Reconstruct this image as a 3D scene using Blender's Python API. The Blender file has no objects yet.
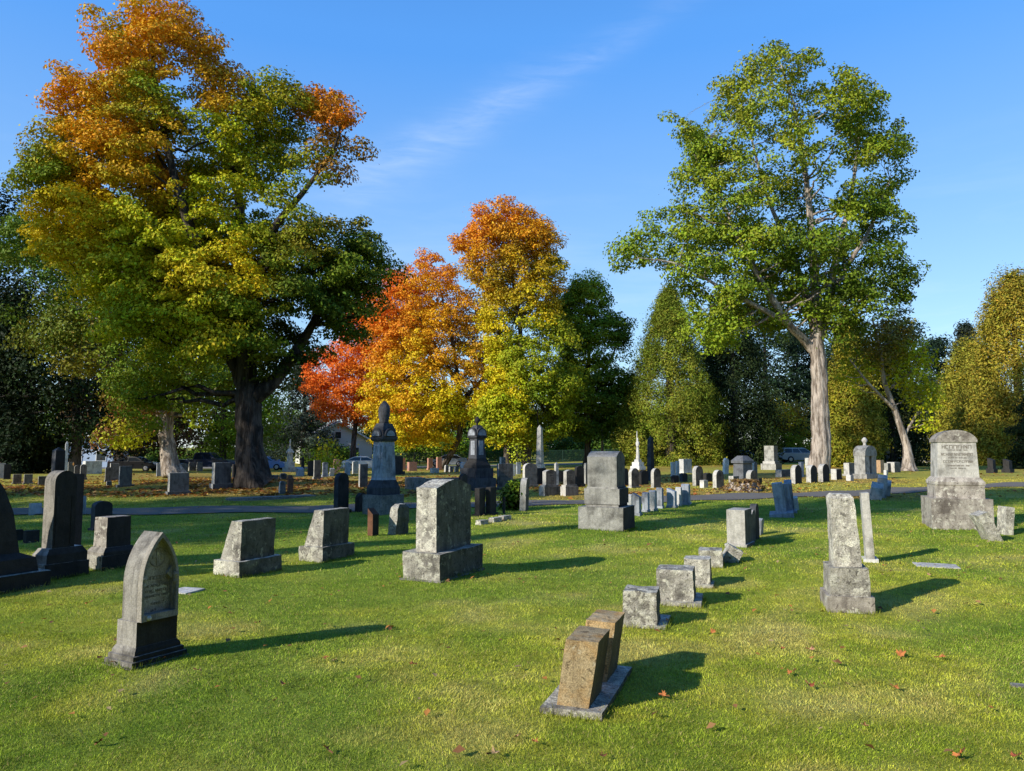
import bpy, bmesh, math, random
import numpy as np
from mathutils import Vector, Matrix, noise

random.seed(7)
RNG = np.random.default_rng(11)
SC = bpy.context.scene
COL = SC.collection
R = math.radians

# ------------------------------------------------------------------ camera model
FPX, CX, CY, EYE = 740.0, 512.0, 385.5, 1.6
PITCH = math.atan(61.5 / FPX)
cp, sp = math.cos(PITCH), math.sin(PITCH)
SUN_EL, SUN_AZ = R(26), math.atan2(-0.57, -0.82)      # direction TOWARDS the sun
SUN_DIR = Vector((math.cos(SUN_AZ) * math.cos(SUN_EL), math.sin(SUN_AZ) * math.cos(SUN_EL), math.sin(SUN_EL)))


def smooth(a, b, t):
    t = np.clip((np.asarray(t, float) - a) / (b - a), 0, 1)
    return t * t * (3 - 2 * t)


def H(x, y):
    """terrain height: nearly level lawn, falling gently away towards the far road"""
    x = np.asarray(x, float); y = np.asarray(y, float)
    h = -(0.2 + 0.65 * smooth(25, -20, x)) * smooth(22, 85, y)
    w = smooth(3, 10, y) * (1 - smooth(60, 90, y))
    h = h + w * (0.035 * np.sin(x * 0.55 + 1.3) * np.sin(y * 0.42 + .4) + 0.02 * np.sin(x * 1.3 + y * .9))
    h = h + 0.30 * np.exp(-(((x + 9.5) / 6.5) ** 2 + ((y - 29.5) / 4.5) ** 2))
    return h


def ray(px, py):
    u, v = (px - CX) / FPX, (CY - py) / FPX
    return np.array([u, cp - v * sp, sp + v * cp])


def ground(px, py):
    d = ray(px, py)
    t = 5.0
    for _ in range(60):
        z = EYE + d[2] * t
        hz = float(H(d[0] * t, d[1] * t))
        t += (z - hz) / max(1e-4, -d[2]) * 0.6
        t = max(1.0, min(t, 400))
    return np.array([d[0] * t, d[1] * t, float(H(d[0] * t, d[1] * t))]), t


def at_depth(px, py, y):
    d = ray(px, py)
    return d * (y / d[1]) + np.array([0, 0, EYE])


def m_per_px(p):
    return (p[1] * cp + (p[2] - EYE) * sp) / FPX


# ------------------------------------------------------------------ objects
def tag(o, label=None, cat=None, group=None, kind=None):
    if label: o['label'] = label
    if cat: o['category'] = cat
    if group: o['group'] = group
    if kind: o['kind'] = kind
    return o


def empty(name, loc, rz=0.0, label=None, cat=None, group=None):
    o = bpy.data.objects.new(name, None)
    o.empty_display_size = 0.2
    COL.objects.link(o)
    o.location = loc; o.rotation_euler = (0, 0, rz)
    return tag(o, label, cat, group)


def link(name, me, mat, parent=None, loc=None):
    o = bpy.data.objects.new(name, me)
    COL.objects.link(o)
    if mat: me.materials.append(mat)
    if parent is not None: o.parent = parent
    if loc is not None: o.location = loc
    return o


def mk(name, bm, mat, parent=None, loc=None, smoothed=False):
    bmesh.ops.recalc_face_normals(bm, faces=bm.faces[:])
    me = bpy.data.meshes.new(name)
    bm.to_mesh(me); bm.free()
    if smoothed:
        me.polygons.foreach_set('use_smooth', np.ones(len(me.polygons), bool))
    return link(name, me, mat, parent, loc)


def np_mesh(name, V, F, mat, parent=None, col=None, smoothed=False):
    V = np.ascontiguousarray(V, np.float32); F = np.ascontiguousarray(F, np.int32)
    me = bpy.data.meshes.new(name)
    n, k = F.shape
    me.vertices.add(len(V)); me.vertices.foreach_set('co', V.ravel())
    me.loops.add(n * k); me.loops.foreach_set('vertex_index', F.ravel())
    me.polygons.add(n)
    me.polygons.foreach_set('loop_start', np.arange(0, n * k, k, dtype=np.int32))
    if smoothed: me.polygons.foreach_set('use_smooth', np.ones(n, bool))
    me.update(calc_edges=True)
    if col is not None:
        a = me.color_attributes.new('Col', 'FLOAT_COLOR', 'POINT')
        c = np.ones((len(V), 4), np.float32); c[:, :3] = col
        a.data.foreach_set('color', c.ravel())
    return link(name, me, mat, parent)


# ------------------------------------------------------------------ node helpers
def newmat(name):
    m = bpy.data.materials.new(name); m.use_nodes = True
    nt = m.node_tree
    for n in list(nt.nodes):
        if n.type != 'OUTPUT_MATERIAL' and n.type != 'BSDF_PRINCIPLED': nt.nodes.remove(n)
    b = nt.nodes['Principled BSDF']
    return m, nt, b


def nd(nt, t, **kw):
    n = nt.nodes.new(t)
    for k, v in kw.items():
        if k in n.inputs: n.inputs[k].default_value = v
        else: setattr(n, k, v)
    return n


def noise_n(nt, vec, scale, detail=6, rough=.55, dist=0.0):
    n = nd(nt, 'ShaderNodeTexNoise')
    n.inputs['Scale'].default_value = scale
    n.inputs['Detail'].default_value = detail
    n.inputs['Roughness'].default_value = rough
    n.inputs['Distortion'].default_value = dist
    if vec is not None: nt.links.new(vec, n.inputs['Vector'])
    return n.outputs['Fac']


def ramp(nt, fac, a, b, ca=(0, 0, 0, 1), cb=(1, 1, 1, 1)):
    n = nd(nt, 'ShaderNodeValToRGB')
    n.color_ramp.elements[0].position = a; n.color_ramp.elements[0].color = ca
    n.color_ramp.elements[1].position = b; n.color_ramp.elements[1].color = cb
    nt.links.new(fac, n.inputs['Fac'])
    return n.outputs['Color']


def mix(nt, fac, a, b, mode='MIX'):
    n = nd(nt, 'ShaderNodeMix', data_type='RGBA', blend_type=mode)
    for sock, v in ((0, fac), (6, a), (7, b)):
        if hasattr(v, 'is_output') or isinstance(v, bpy.types.NodeSocket): nt.links.new(v, n.inputs[sock])
        elif sock == 0: n.inputs[0].default_value = v
        else: n.inputs[sock].default_value = (*v, 1) if len(v) == 3 else v
    return n.outputs[2]


def math_n(nt, op, a, b=None, clamp=False):
    n = nd(nt, 'ShaderNodeMath', operation=op, use_clamp=clamp)
    for i, v in enumerate((a, b)):
        if v is None: continue
        if isinstance(v, bpy.types.NodeSocket): nt.links.new(v, n.inputs[i])
        else: n.inputs[i].default_value = v
    return n.outputs[0]


def obj_vec(nt, scale=(1, 1, 1), spread=40.0):
    tc = nd(nt, 'ShaderNodeTexCoord'); oi = nd(nt, 'ShaderNodeObjectInfo')
    mp = nd(nt, 'ShaderNodeMapping'); mp.inputs['Scale'].default_value = scale
    nt.links.new(tc.outputs['Object'], mp.inputs['Vector'])
    s = math_n(nt, 'MULTIPLY', oi.outputs['Random'], spread)
    ad = nd(nt, 'ShaderNodeVectorMath', operation='ADD')
    cb = nd(nt, 'ShaderNodeCombineXYZ')
    for i in range(3): nt.links.new(s, cb.inputs[i])
    nt.links.new(mp.outputs[0], ad.inputs[0]); nt.links.new(cb.outputs[0], ad.inputs[1])
    return ad.outputs[0], oi.outputs['Random']


def bump(nt, b, h, strength, dist):
    n = nd(nt, 'ShaderNodeBump'); n.inputs['Strength'].default_value = strength; n.inputs['Distance'].default_value = dist
    nt.links.new(h, n.inputs['Height']); nt.links.new(n.outputs[0], b.inputs['Normal'])


def stone_mat(name, base, stain, lichen=None, stain_amt=.5, lichen_amt=.0, rust=None, rust_amt=0, speck=.35, bump_s=.5, streak=.5, rough=.85, grain=90):
    m, nt, b = newmat(name)
    v, rnd = obj_vec(nt)
    vs, _ = obj_vec(nt, (9, 9, 1.1))
    n1 = noise_n(nt, v, 3.2, 8, .62)
    n2 = noise_n(nt, v, 14, 8, .65)
    n3 = noise_n(nt, v, grain, 3, .6)
    st = noise_n(nt, vs, 1.6, 5, .6)
    c = mix(nt, ramp(nt, n2, .3, .75), tuple(x * .78 for x in base), tuple(min(1, x * 1.18) for x in base))
    lo = .62 - .3 * stain_amt
    c = mix(nt, math_n(nt, 'MULTIPLY', ramp(nt, n1, lo, lo + .22), .85), c, stain)
    c = mix(nt, math_n(nt, 'MULTIPLY', ramp(nt, st, .5, .72), streak), c, stain)
    if rust:
        nr = noise_n(nt, v, 4.5, 6, .6, .6)
        c = mix(nt, math_n(nt, 'MULTIPLY', ramp(nt, nr, .62 - .25 * rust_amt, .75), .9), c, rust)
    if lichen:
        nl = noise_n(nt, v, 9, 9, .7, .4)
        c = mix(nt, ramp(nt, nl, .62 - .22 * lichen_amt, .66 - .2 * lichen_amt), c, lichen)
        nk = noise_n(nt, v, 21, 6, .65, .3)
        c = mix(nt, math_n(nt, 'MULTIPLY', ramp(nt, nk, .58, .63), .75), c, stain)
    c = mix(nt, speck, c, ramp(nt, n3, .35, .65, (.25, .25, .25, 1), (1.3, 1.3, 1.3, 1)), 'MULTIPLY')
    val = math_n(nt, 'ADD', math_n(nt, 'MULTIPLY', rnd, .35), .82)
    cmb = nd(nt, 'ShaderNodeCombineColor')
    for i in range(3): nt.links.new(val, cmb.inputs[i])
    c = mix(nt, 1.0, c, cmb.outputs[0], 'MULTIPLY')
    nt.links.new(c, b.inputs['Base Color'])
    b.inputs['Roughness'].default_value = rough
    b.inputs['Specular IOR Level'].default_value = .25
    bump(nt, b, math_n(nt, 'ADD', math_n(nt, 'MULTIPLY', n2, 1.0), math_n(nt, 'MULTIPLY', n3, .35)), bump_s, .02)
    return m


def plain_mat(name, col, rough=.6, metal=0, var=.15, spec=.4, scale=8):
    m, nt, b = newmat(name)
    v, rnd = obj_vec(nt)
    n = noise_n(nt, v, scale, 5, .6)
    c = mix(nt, n, tuple(x * (1 - var) for x in col), tuple(min(1, x * (1 + var)) for x in col))
    nt.links.new(c, b.inputs['Base Color'])
    b.inputs['Roughness'].default_value = rough; b.inputs['Metallic'].default_value = metal
    b.inputs['Specular IOR Level'].default_value = spec
    return m


def paint_mat(name, col):
    m = plain_mat(name, col, .3, 0, .04, .5)
    m.node_tree.nodes['Principled BSDF'].inputs['Coat Weight'].default_value = .6
    m.node_tree.nodes['Principled BSDF'].inputs['Coat Roughness'].default_value = .08
    return m


def leaf_mat(name, trans=.35, rough=.55):
    m, nt, b = newmat(name)
    at = nd(nt, 'ShaderNodeAttribute', attribute_name='Col')
    tc = nd(nt, 'ShaderNodeTexCoord')
    n = noise_n(nt, tc.outputs['Object'], 6, 3)
    c = mix(nt, 1.0, at.outputs['Color'], ramp(nt, n, .3, .7, (.75, .75, .75, 1), (1.2, 1.2, 1.2, 1)), 'MULTIPLY')
    nt.links.new(c, b.inputs['Base Color'])
    b.inputs['Roughness'].default_value = rough; b.inputs['Specular IOR Level'].default_value = .12
    tr = nd(nt, 'ShaderNodeBsdfTranslucent')
    nt.links.new(c, tr.inputs['Color'])
    ms = nd(nt, 'ShaderNodeMixShader'); ms.inputs[0].default_value = trans
    nt.links.new(b.outputs[0], ms.inputs[1]); nt.links.new(tr.outputs[0], ms.inputs[2])
    nt.links.new(ms.outputs[0], nt.nodes['Material Output'].inputs['Surface'])
    return m


def bark_mat(name, a, bcol, scale=5.0, bs=1.0):
    m, nt, b = newmat(name)
    vs, rnd = obj_vec(nt, (1, 1, .16))
    n1 = noise_n(nt, vs, scale, 8, .7, .5)
    n2 = noise_n(nt, vs, scale * 5, 5, .65)
    v, _ = obj_vec(nt)
    n3 = noise_n(nt, v, 1.2, 4)
    c = mix(nt, ramp(nt, n1, .43, .57), bcol, a)
    c = mix(nt, math_n(nt, 'MULTIPLY', ramp(nt, n3, .5, .75), .45), c, tuple(x * .5 for x in a))
    c = mix(nt, .5, c, ramp(nt, n2, .3, .7, (.45, .45, .45, 1), (1.3, 1.3, 1.3, 1)), 'MULTIPLY')
    nt.links.new(c, b.inputs['Base Color'])
    b.inputs['Roughness'].default_value = .95; b.inputs['Specular IOR Level'].default_value = .1
    bump(nt, b, math_n(nt, 'ADD', n1, math_n(nt, 'MULTIPLY', n2, .4)), bs, .12)
    return m


MAT = dict(
    granite=stone_mat('grey_granite', (0.450, 0.435, 0.392), (.085, .08, .07), stain_amt=.45, speck=.45),
    lichen=stone_mat('lichen_granite', (0.374, 0.357, 0.297), (.045, .04, .035), (.66, .64, .52), .5, .42, bump_s=.9),
    mottled=stone_mat('mottled_granite', (0.551, 0.515, 0.435), (.09, .08, .07), (.72, .69, .57), .5, .45, bump_s=1.0, speck=.55),
    worn=stone_mat('worn_marble', (0.504, 0.455, 0.392), (.10, .08, .068), (.62, .59, .5), .6, .3, streak=.6),
    brown=stone_mat('brown_marble', (0.253, 0.196, 0.155), (.05, .038, .032), None, .7, streak=.7),
    white=stone_mat('white_marble', (0.754, 0.734, 0.689), (.22, .21, .20), None, .35, speck=.25, streak=.35),
    pale=stone_mat('pale_marble', (0.602, 0.574, 0.518), (.14, .13, .115), None, .45, speck=.3, streak=.5),
    dark=stone_mat('dark_slate_and_shade_face', (.045, .042, .04), (.018, .017, .016), None, .5, speck=.3, streak=.5),  # also painted as shade on the sunless faces of paler stones
    sooty=stone_mat('sooty_marble', (.40, .365, .31), (.03, .027, .024), None, .42, speck=.35, streak=.7),
    slategrey=stone_mat('slate_grey_granite', (.15, .155, .165), (.05, .05, .055), None, .4, speck=.35),
    bluegrey=stone_mat('blue_grey_marble', (0.459, 0.486, 0.527), (.08, .085, .095), None, .45, speck=.2, streak=.6),
    sootblue=stone_mat('soot_dark_marble', (.085, .088, .098), (.02, .02, .023), None, .5, speck=.25, streak=.7),
    tan=stone_mat('tan_sandstone', (.57, .44, .25), (.12, .085, .045), (.58, .50, .34), .4, .15, (.55, .27, .05), .70, speck=.55, bump_s=.6, grain=130),
    greyface=stone_mat('shaded_weathered_grey_face', (.20, .18, .155), (.05, .043, .037), None, .55, streak=.7),  # this and the next two: darker copies with shade and grime painted in
    lichenface=stone_mat('shaded_weathered_dark_face', (.17, .165, .135), (.035, .032, .027), (.33, .33, .25), .5, .2, streak=.6, bump_s=.7),
    tandark=stone_mat('shaded_weathered_tan_face', (.20, .155, .085), (.06, .045, .025), None, .5, speck=.5),
    stainedgrey=stone_mat('stained_grey_marble', (.40, .375, .33), (.06, .053, .047), None, .6, speck=.35, streak=.8),
    pink=stone_mat('pink_granite', (0.600, 0.312, 0.228), (.24, .12, .09), None, .3, speck=.3),
    concrete=stone_mat('grey_concrete', (0.338, 0.317, 0.284), (.075, .07, .062), (.36, .35, .30), .5, .2, bump_s=.7),
    redbrown=stone_mat('red_brown_stone', (.24, .11, .06), (.07, .04, .028), None, .4),
    orangetan=stone_mat('orange_tan_stone', (.50, .32, .18), (.25, .15, .09), None, .3),
    inscription=plain_mat('carved_shadow_grime', (.225, .20, .17), .95, var=.4, spec=.05, scale=40),
    grime=plain_mat('brown_grime', (.20, .17, .14), .95, var=.5, spec=.05, scale=30),
    bark=bark_mat('grey_brown_bark', (.19, .155, .125), (.045, .037, .03), 6, 1.0),
    palebark=bark_mat('pale_flaking_bark', (.62, .52, .43), (.20, .155, .12), 5, 1.0),
    darkbark=bark_mat('dark_bark', (.14, .115, .095), (.04, .033, .028), 6, 1.0),
    leaf=leaf_mat('broad_leaf', .15), needle=leaf_mat('needle_leaf', .12, .7),
    grassblade=leaf_mat('grass_blade', .2, .6), litter=leaf_mat('dry_leaf', .15, .8),
)
# ------------------------------------------------------------------ bmesh shapes
def add_box(bm, x0, x1, y0, y1, z0, z1, tx=1.0, ty=1.0):
    """box; tx, ty taper the top"""
    cx, cy_ = (x0 + x1) / 2, (y0 + y1) / 2
    v = []
    for z, fx, fy in ((z0, 1, 1), (z1, tx, ty)):
        for x, y in ((x0, y0), (x1, y0), (x1, y1), (x0, y1)):
            v.append(bm.verts.new((cx + (x - cx) * fx, cy_ + (y - cy_) * fy, z)))
    for f in ((0, 1, 2, 3), (4, 5, 6, 7), (0, 1, 5, 4), (1, 2, 6, 5), (2, 3, 7, 6), (3, 0, 4, 7)):
        bm.faces.new([v[i] for i in f])


def add_prism(bm, prof, x0, x1, axis='X', taper=1.0):
    """profile of (a, z) extruded along X (a = y) or along Y (a = x)"""
    rows = []
    for x in (x0, x1):
        if axis == 'X': rows.append([bm.verts.new((x, a, z)) for a, z in prof])
        else: rows.append([bm.verts.new((a, x, z)) for a, z in prof])
    n = len(prof)
    bm.faces.new(rows[0]); bm.faces.new(rows[1])
    for i in range(n):
        j = (i + 1) % n
        bm.faces.new((rows[0][i], rows[0][j], rows[1][j], rows[1][i]))


def add_sections(bm, secs, n=4, rot=None):
    """stacked sections (z, half_x, half_y); n = 4 squares, more = ellipses"""
    rings = []
    for s in secs:
        z, hx, hy = s[0], s[1], s[2] if len(s) > 2 else s[1]
        if n == 4:
            ring = [bm.verts.new((sx * hx, sy * hy, z)) for sx, sy in ((-1, -1), (1, -1), (1, 1), (-1, 1))]
        else:
            ring = [bm.verts.new((hx * math.cos(2 * math.pi * k / n), hy * math.sin(2 * math.pi * k / n), z)) for k in range(n)]
        rings.append(ring)
    bm.faces.new(rings[0]); bm.faces.new(rings[-1])
    for a, b in zip(rings, rings[1:]):
        for k in range(n):
            bm.faces.new((a[k], a[(k + 1) % n], b[(k + 1) % n], b[k]))


def bevel(bm, off, seg=2, ang=28):
    es = [e for e in bm.edges if len(e.link_faces) == 2 and e.calc_face_angle(0) > R(ang)]
    if es: bmesh.ops.bevel(bm, geom=es, offset=off, segments=seg, affect='EDGES', profile=.6, clamp_overlap=True)


def roughen(bm, amp, scale, cuts, seed=0.0, zmin=-1e9):
    bmesh.ops.triangulate(bm, faces=[f for f in bm.faces if len(f.verts) > 4])
    L = max((e.calc_length() for e in bm.edges), default=1)
    for _ in range(3):
        es = [e for e in bm.edges if e.calc_length() > cuts]
        if not es or len(bm.verts) > 9000: break
        bmesh.ops.subdivide_edges(bm, edges=es, cuts=1, use_grid_fill=True)
    bm.normal_update()
    for v in bm.verts:
        if v.co.z <= zmin: continue
        p = v.co * scale + Vector((seed, seed * .7, 3.1 * seed))
        v.co += Vector(noise.noise_vector(p)) * amp + Vector(noise.noise_vector(p * 3.1)) * amp * .4


def profile(shape, w, h):
    a = w / 2
    if shape == 'flat': return [(-a, 0), (a, 0), (a, h), (-a, h)]
    if shape == 'round':
        r = a; n = 14
        return [(-a, 0), (a, 0)] + [(a * math.cos(math.pi * k / n), h - r + r * math.sin(math.pi * k / n)) for k in range(n + 1)]
    if shape == 'lowround':
        r = a * .62; n = 14
        return [(-a, 0), (a, 0)] + [(a * math.cos(math.pi * k / n), h - r + r * math.sin(math.pi * k / n)) for k in range(n + 1)]
    if shape == 'seg':
        r = min(a * .3, h * .25); n = 10
        return [(-a, 0), (a, 0)] + [(a - 2 * a * k / n, h - r + r * math.sin(math.pi * k / n)) for k in range(n + 1)]
    if shape == 'shoulder':
        n = 10; s = a * .72; r = s * .5; z = h - r - .03 * h
        return [(-a, 0), (a, 0), (a, z - .06 * h), (a * .9, z)] + [(s * math.cos(math.pi * k / n), z + .02 * h + r * math.sin(math.pi * k / n)) for k in range(n + 1)] + [(-a * .9, z), (-a, z - .06 * h)]
    if shape == 'peak': return [(-a, 0), (a, 0), (a, h - a * .5), (0, h), (-a, h - a * .5)]
    if shape == 'gothic':
        n = 10; sp_ = a * 2.45; pts = []
        z0 = h - sp_
        rr = (a * a + sp_ * sp_) / (2 * a)          # arc centred at (a - rr, z0)
        am = math.asin(min(1, sp_ / rr))
        right = [((a - rr) + rr * math.cos(am * k / n), z0 + rr * math.sin(am * k / n)) for k in range(n + 1)]
        return [(-a, 0), (a, 0)] + right + [(-y, z) for y, z in reversed(right[:-1])]
    raise ValueError(shape)


def tablet_bm(shape, t, w, h, taper=1.0, bev=None, rough=0, z0=0.0):
    """a stone standing on z0: thickness t along X, width w along Y"""
    bm = bmesh.new()
    a, b = t / 2, w / 2
    bev = min(t, w) * .07 if bev is None else bev
    if shape == 'obelisk':
        add_sections(bm, [(0, a, b), (h * .92, a * taper, b * taper), (h, a * .06, b * .06)])
    elif shape == 'capped':                        # square die under a hipped cap
        add_sections(bm, [(0, a * .86, b * .86), (h * .72, a * .8, b * .8), (h * .73, a, b), (h * .82, a, b), (h, a * .45, b * .45)])
    elif shape == 'slant':                         # face leans back along X
        add_prism(bm, [(-a, 0), (a, 0), (a, h * .12), (-a * .1, h), (-a, h)], -b, b, 'Y')
    elif shape == 'wedge':                         # seen from the end: vertical front face, sloping back
        add_prism(bm, [(-a, 0), (a, 0), (a * .98, h), (-a * .05, h)], -b, b, 'Y')
    elif shape == 'slanttop':
        add_prism(bm, [(-a, 0), (a, 0), (a, h * .8), (-a, h)], -b, b, 'Y')
    elif shape == 'lens':
        add_sections(bm, [(0, a, b), (h * .5, a * .98, b * .97), (h * .9, a * .9, b * .86), (h, a * .55, b * .5)])
    else:
        add_prism(bm, profile(shape, w, h), -a, a)
        if taper != 1.0:
            for v in bm.verts:
                f = 1 - (1 - taper) * v.co.z / h
                v.co.x *= f; v.co.y *= f
    bevel(bm, bev, 2)
    if rough: roughen(bm, rough, 5.0 / max(h, .3), max(w, h) / 9, random.random() * 50)
    if z0:
        for v in bm.verts: v.co.z += z0
    return bm


def base_bm(t, w, h, z0, bev=.012, rough=0, taper=1.0):
    bm = bmesh.new()
    add_box(bm, -t / 2, t / 2, -w / 2, w / 2, 0, h, taper, taper)
    bevel(bm, min(bev, h * .2), 2)
    if rough: roughen(bm, rough, 7.0, max(t, w) / 7, random.random() * 50)
    for v in bm.verts: v.co.z += z0
    return bm


def glyph_lines(lines, width, face_x, y0, height_per, depth=.0015, seed=1):
    """worn carved lettering: rows of small stroke marks on a face that looks along +X"""
    rnd = random.Random(seed); bm = bmesh.new()

    def stroke(ya, za, yb, zb, th):
        dy, dz = yb - ya, zb - za; l = math.hypot(dy, dz) or 1
        ny, nz = -dz / l * th / 2, dy / l * th / 2
        add_prism(bm, [(ya + ny, za + nz), (ya - ny, za - nz), (yb - ny, zb - nz), (yb + ny, zb + nz)], face_x - .003, face_x + depth)
    for (zc, wf, hgt, bold) in lines:
        y = -width * wf / 2; end = width * wf / 2
        while y < end - hgt * .4:
            if rnd.random() < .13: y += hgt * .5; continue
            gw = hgt * rnd.uniform(.45, .75); th = hgt * bold
            k = rnd.randrange(5); zb, zt = zc - hgt / 2, zc + hgt / 2
            stroke(y, zb, y, zt, th)
            if k in (0, 1): stroke(y + gw, zb, y + gw, zt, th)
            if k in (0, 2, 3): stroke(y, zt - th / 2, y + gw, zt - th / 2, th)
            if k in (1, 3): stroke(y, zc, y + gw * .8, zc, th)
            if k == 4: stroke(y, zt, y + gw, zb, th); stroke(y + gw, zb, y + gw, zt, th)
            if k == 2: stroke(y, zb + th / 2, y + gw, zb + th / 2, th)
            y += gw + hgt * .32
    return bm


# ------------------------------------------------------------------ gravestones
def shade_face(o, mat, axis=0, lim=.45, sign=1):
    """shade and grime painted in: faces along local +X, away from the sun, get their own tone"""
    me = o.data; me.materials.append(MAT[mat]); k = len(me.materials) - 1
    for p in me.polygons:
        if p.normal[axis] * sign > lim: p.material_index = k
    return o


FACE = dict(rust=('redbrown', 'dark'), brown=('pale', 'brown'), dark=('dark', 'dark'), edgedark=('pale', 'dark'), worn=('pale', 'greyface'), granite=('granite', 'greyface'), pale=('pale', 'greyface'),  # body tone, then a face tone with the shade painted in
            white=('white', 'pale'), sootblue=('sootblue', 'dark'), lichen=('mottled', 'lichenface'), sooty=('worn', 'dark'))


NEAR, FAR = -22.0, -53.0


def frame(px, py, yaw):
    g, _ = ground(px, py)
    v = np.array([g[0], g[1]]) / math.hypot(g[0], g[1])
    X = np.array([math.cos(R(yaw)), math.sin(R(yaw))]); Y = np.array([-X[1], X[0]])
    p = np.array([v[1], -v[0]])
    return g, v, abs(X @ p), abs(Y @ p), abs(X @ v), abs(Y @ v)


def setup(px, py, wpx, hpx, yaw, ratio):
    """world foot point, width along local Y, thickness along local X, height"""
    g, v, bx, ay, dx, dy = frame(px, py, yaw)
    s = m_per_px(g)
    w = wpx * s / (ay + ratio * bx); t = w * ratio
    push = .5 * (t * dx + w * dy) * .85
    s2 = s * (1 + push / g[1])
    w *= s2 / s; t *= s2 / s
    x, y = g[0] + v[0] * push, g[1] + v[1] * push
    return Vector((x, y, float(H(x, y)) - .015)), w, t, hpx * s2 * 1.0


def grave(px, py, wpx, hpx, shape, mat, label, yaw=FAR, ratio=.3, bases=(), lean=(0, 0), name='gravestone', cat='gravestone', group=None, taper=1.0,
          rough=0, inner=.82, letters=None, base_mat=None, base_rough=0):
    """bases: (fraction of the height, fraction of the full width), bottom first"""
    loc, w, t, h = setup(px, py, wpx, hpx, yaw, ratio)
    root = None
    mat, fm = FACE.get(mat, (mat, None))
    if shape == 'obelisk' and mat in ('pale', 'white'): fm = None
    mtab = MAT[mat]; mb = MAT[base_mat or mat]
    if not bases:
        bm = tablet_bm(shape, t, w, h + .03, taper, rough=rough)
        for v in bm.verts: v.co.z -= .03
        o = mk(name, bm, mtab, None, loc)
        o.rotation_euler = (R(lean[0]), R(lean[1]), R(yaw))
        tag(o, label, cat, group)
        if fm: shade_face(o, fm)
        if letters and w > .25:
            mk('lettering', glyph_lines(letters(h), w * .8, t / 2 + .001, 0, .04, seed=int(px)), MAT['inscription'], o)
        return o
    root = empty(name, loc, 0, label, cat, group)
    root.rotation_euler = (R(lean[0]), R(lean[1]), R(yaw))
    z = 0.0
    for i, (fh, fw) in enumerate(bases):
        bh = fh * h
        grow = w * fw; gt = t * fw if ratio > .6 else max(t * .55, t - (w - grow))
        o = mk('base', base_bm(gt, grow, bh + (.03 if i == 0 else 0), z - (.03 if i == 0 else 0), rough=base_rough), mb, root)
        if fm: shade_face(o, fm)
        z += bh
    tw = w * inner; tt = t * inner if ratio > .6 else t - (w - tw) * .75
    tt = max(tt, t * .45)
    o = mk('tablet', tablet_bm(shape, tt, tw, h - z, taper, rough=rough, z0=z - .002), mtab, root)
    if fm: shade_face(o, fm)
    if letters:
        bm = glyph_lines(letters(h - z), tw * .8, tt / 2 + .001, 0, .04, seed=int(px))
        for v in bm.verts: v.co.z += z
        mk('lettering', bm, MAT['inscription'], root)
    return root


def rows(*zs):
    return lambda h: [(h * z, wf, h * s, .17) for z, wf, s in zs]
# ------------------------------------------------------------------ value noise (numpy)
def vnoise(x, y, s, seed=0):
    x = np.asarray(x, float) * s + seed * 17.3; y = np.asarray(y, float) * s + seed * 9.1
    xi, yi = np.floor(x), np.floor(y); fx, fy = x - xi, y - yi
    fx = fx * fx * (3 - 2 * fx); fy = fy * fy * (3 - 2 * fy)

    def hsh(i, j):
        v = np.sin(i * 127.1 + j * 311.7 + seed * 74.7) * 43758.5453
        return v - np.floor(v)
    a, b, c, d = hsh(xi, yi), hsh(xi + 1, yi), hsh(xi, yi + 1), hsh(xi + 1, yi + 1)
    return (a * (1 - fx) + b * fx) * (1 - fy) + (c * (1 - fx) + d * fx) * fy


def fbm(x, y, s, seed=0):
    return (vnoise(x, y, s, seed) * .5 + vnoise(x, y, s * 2.1, seed + 1) * .3 + vnoise(x, y, s * 4.3, seed + 2) * .2)


def seg_dist(x, y, pts):
    d = np.full(np.shape(x), 1e9)
    for (ax, ay), (bx, by) in zip(pts, pts[1:]):
        l2 = (bx - ax) ** 2 + (by - ay) ** 2
        t = np.clip(((x - ax) * (bx - ax) + (y - ay) * (by - ay)) / l2, 0, 1)
        d = np.minimum(d, np.hypot(x - ax - t * (bx - ax), y - ay - t * (by - ay)))
    return d


LANE = [tuple(ground(px, py)[0][:2]) for px, py in ((-120, 513.5), (60, 511.5), (200, 510), (400, 506), (560, 502.5), (700, 498), (840, 494), (900, 490.5), (960, 487), (1030, 483.5), (1200, 477))]
LANE_W = 2.0
ROAD = [(-160, 80), (-60, 86), (0, 89), (60, 89), (160, 90)]


def lawn_color(x, y):
    """linear colour of the turf at a point: green, yellow-green, tan dry patches, leaf-brown ground under the trees"""
    x = np.asarray(x, float); y = np.asarray(y, float)
    n = fbm(x, y, .55, 3); n2 = fbm(x, y, 1.7, 8); n3 = fbm(x, y, .16, 21)
    g = np.stack([.295 + 0 * x, .39 + 0 * x, .048 + 0 * x], -1)
    yl = np.array([.46, .49, .06]); tan = np.array([.68, .53, .23]); dk = np.array([.19, .31, .026])
    a = smooth(.42, .62, n)[..., None]; g = g * (1 - a) + yl * a
    b = smooth(.50, .30, n2)[..., None] * .55; g = g * (1 - b) + dk * b
    dry = smooth(.54, .74, n * .4 + n2 * .6) * .5
    c = dry[..., None]; g = g * (1 - c) + tan * c
    beyond = smooth(22, 26, y)[..., None] * .65           # drier, leafier grass past the lane
    far = np.array([.60, .46, .09]); g = g * (1 - beyond) + far * beyond
    br = smooth(.45, .62, n3) * smooth(21, 25, y) * (1 - smooth(60, 80, y)) * .6
    g = g * (1 - br[..., None]) + np.array([.48, .27, .08]) * br[..., None]
    lit = np.exp(-(((x + 10) / 9) ** 2 + ((y - 30) / 7) ** 2)) * .75
    g = g * (1 - lit[..., None]) + np.array([.36, .22, .05]) * lit[..., None]
    return g


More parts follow.
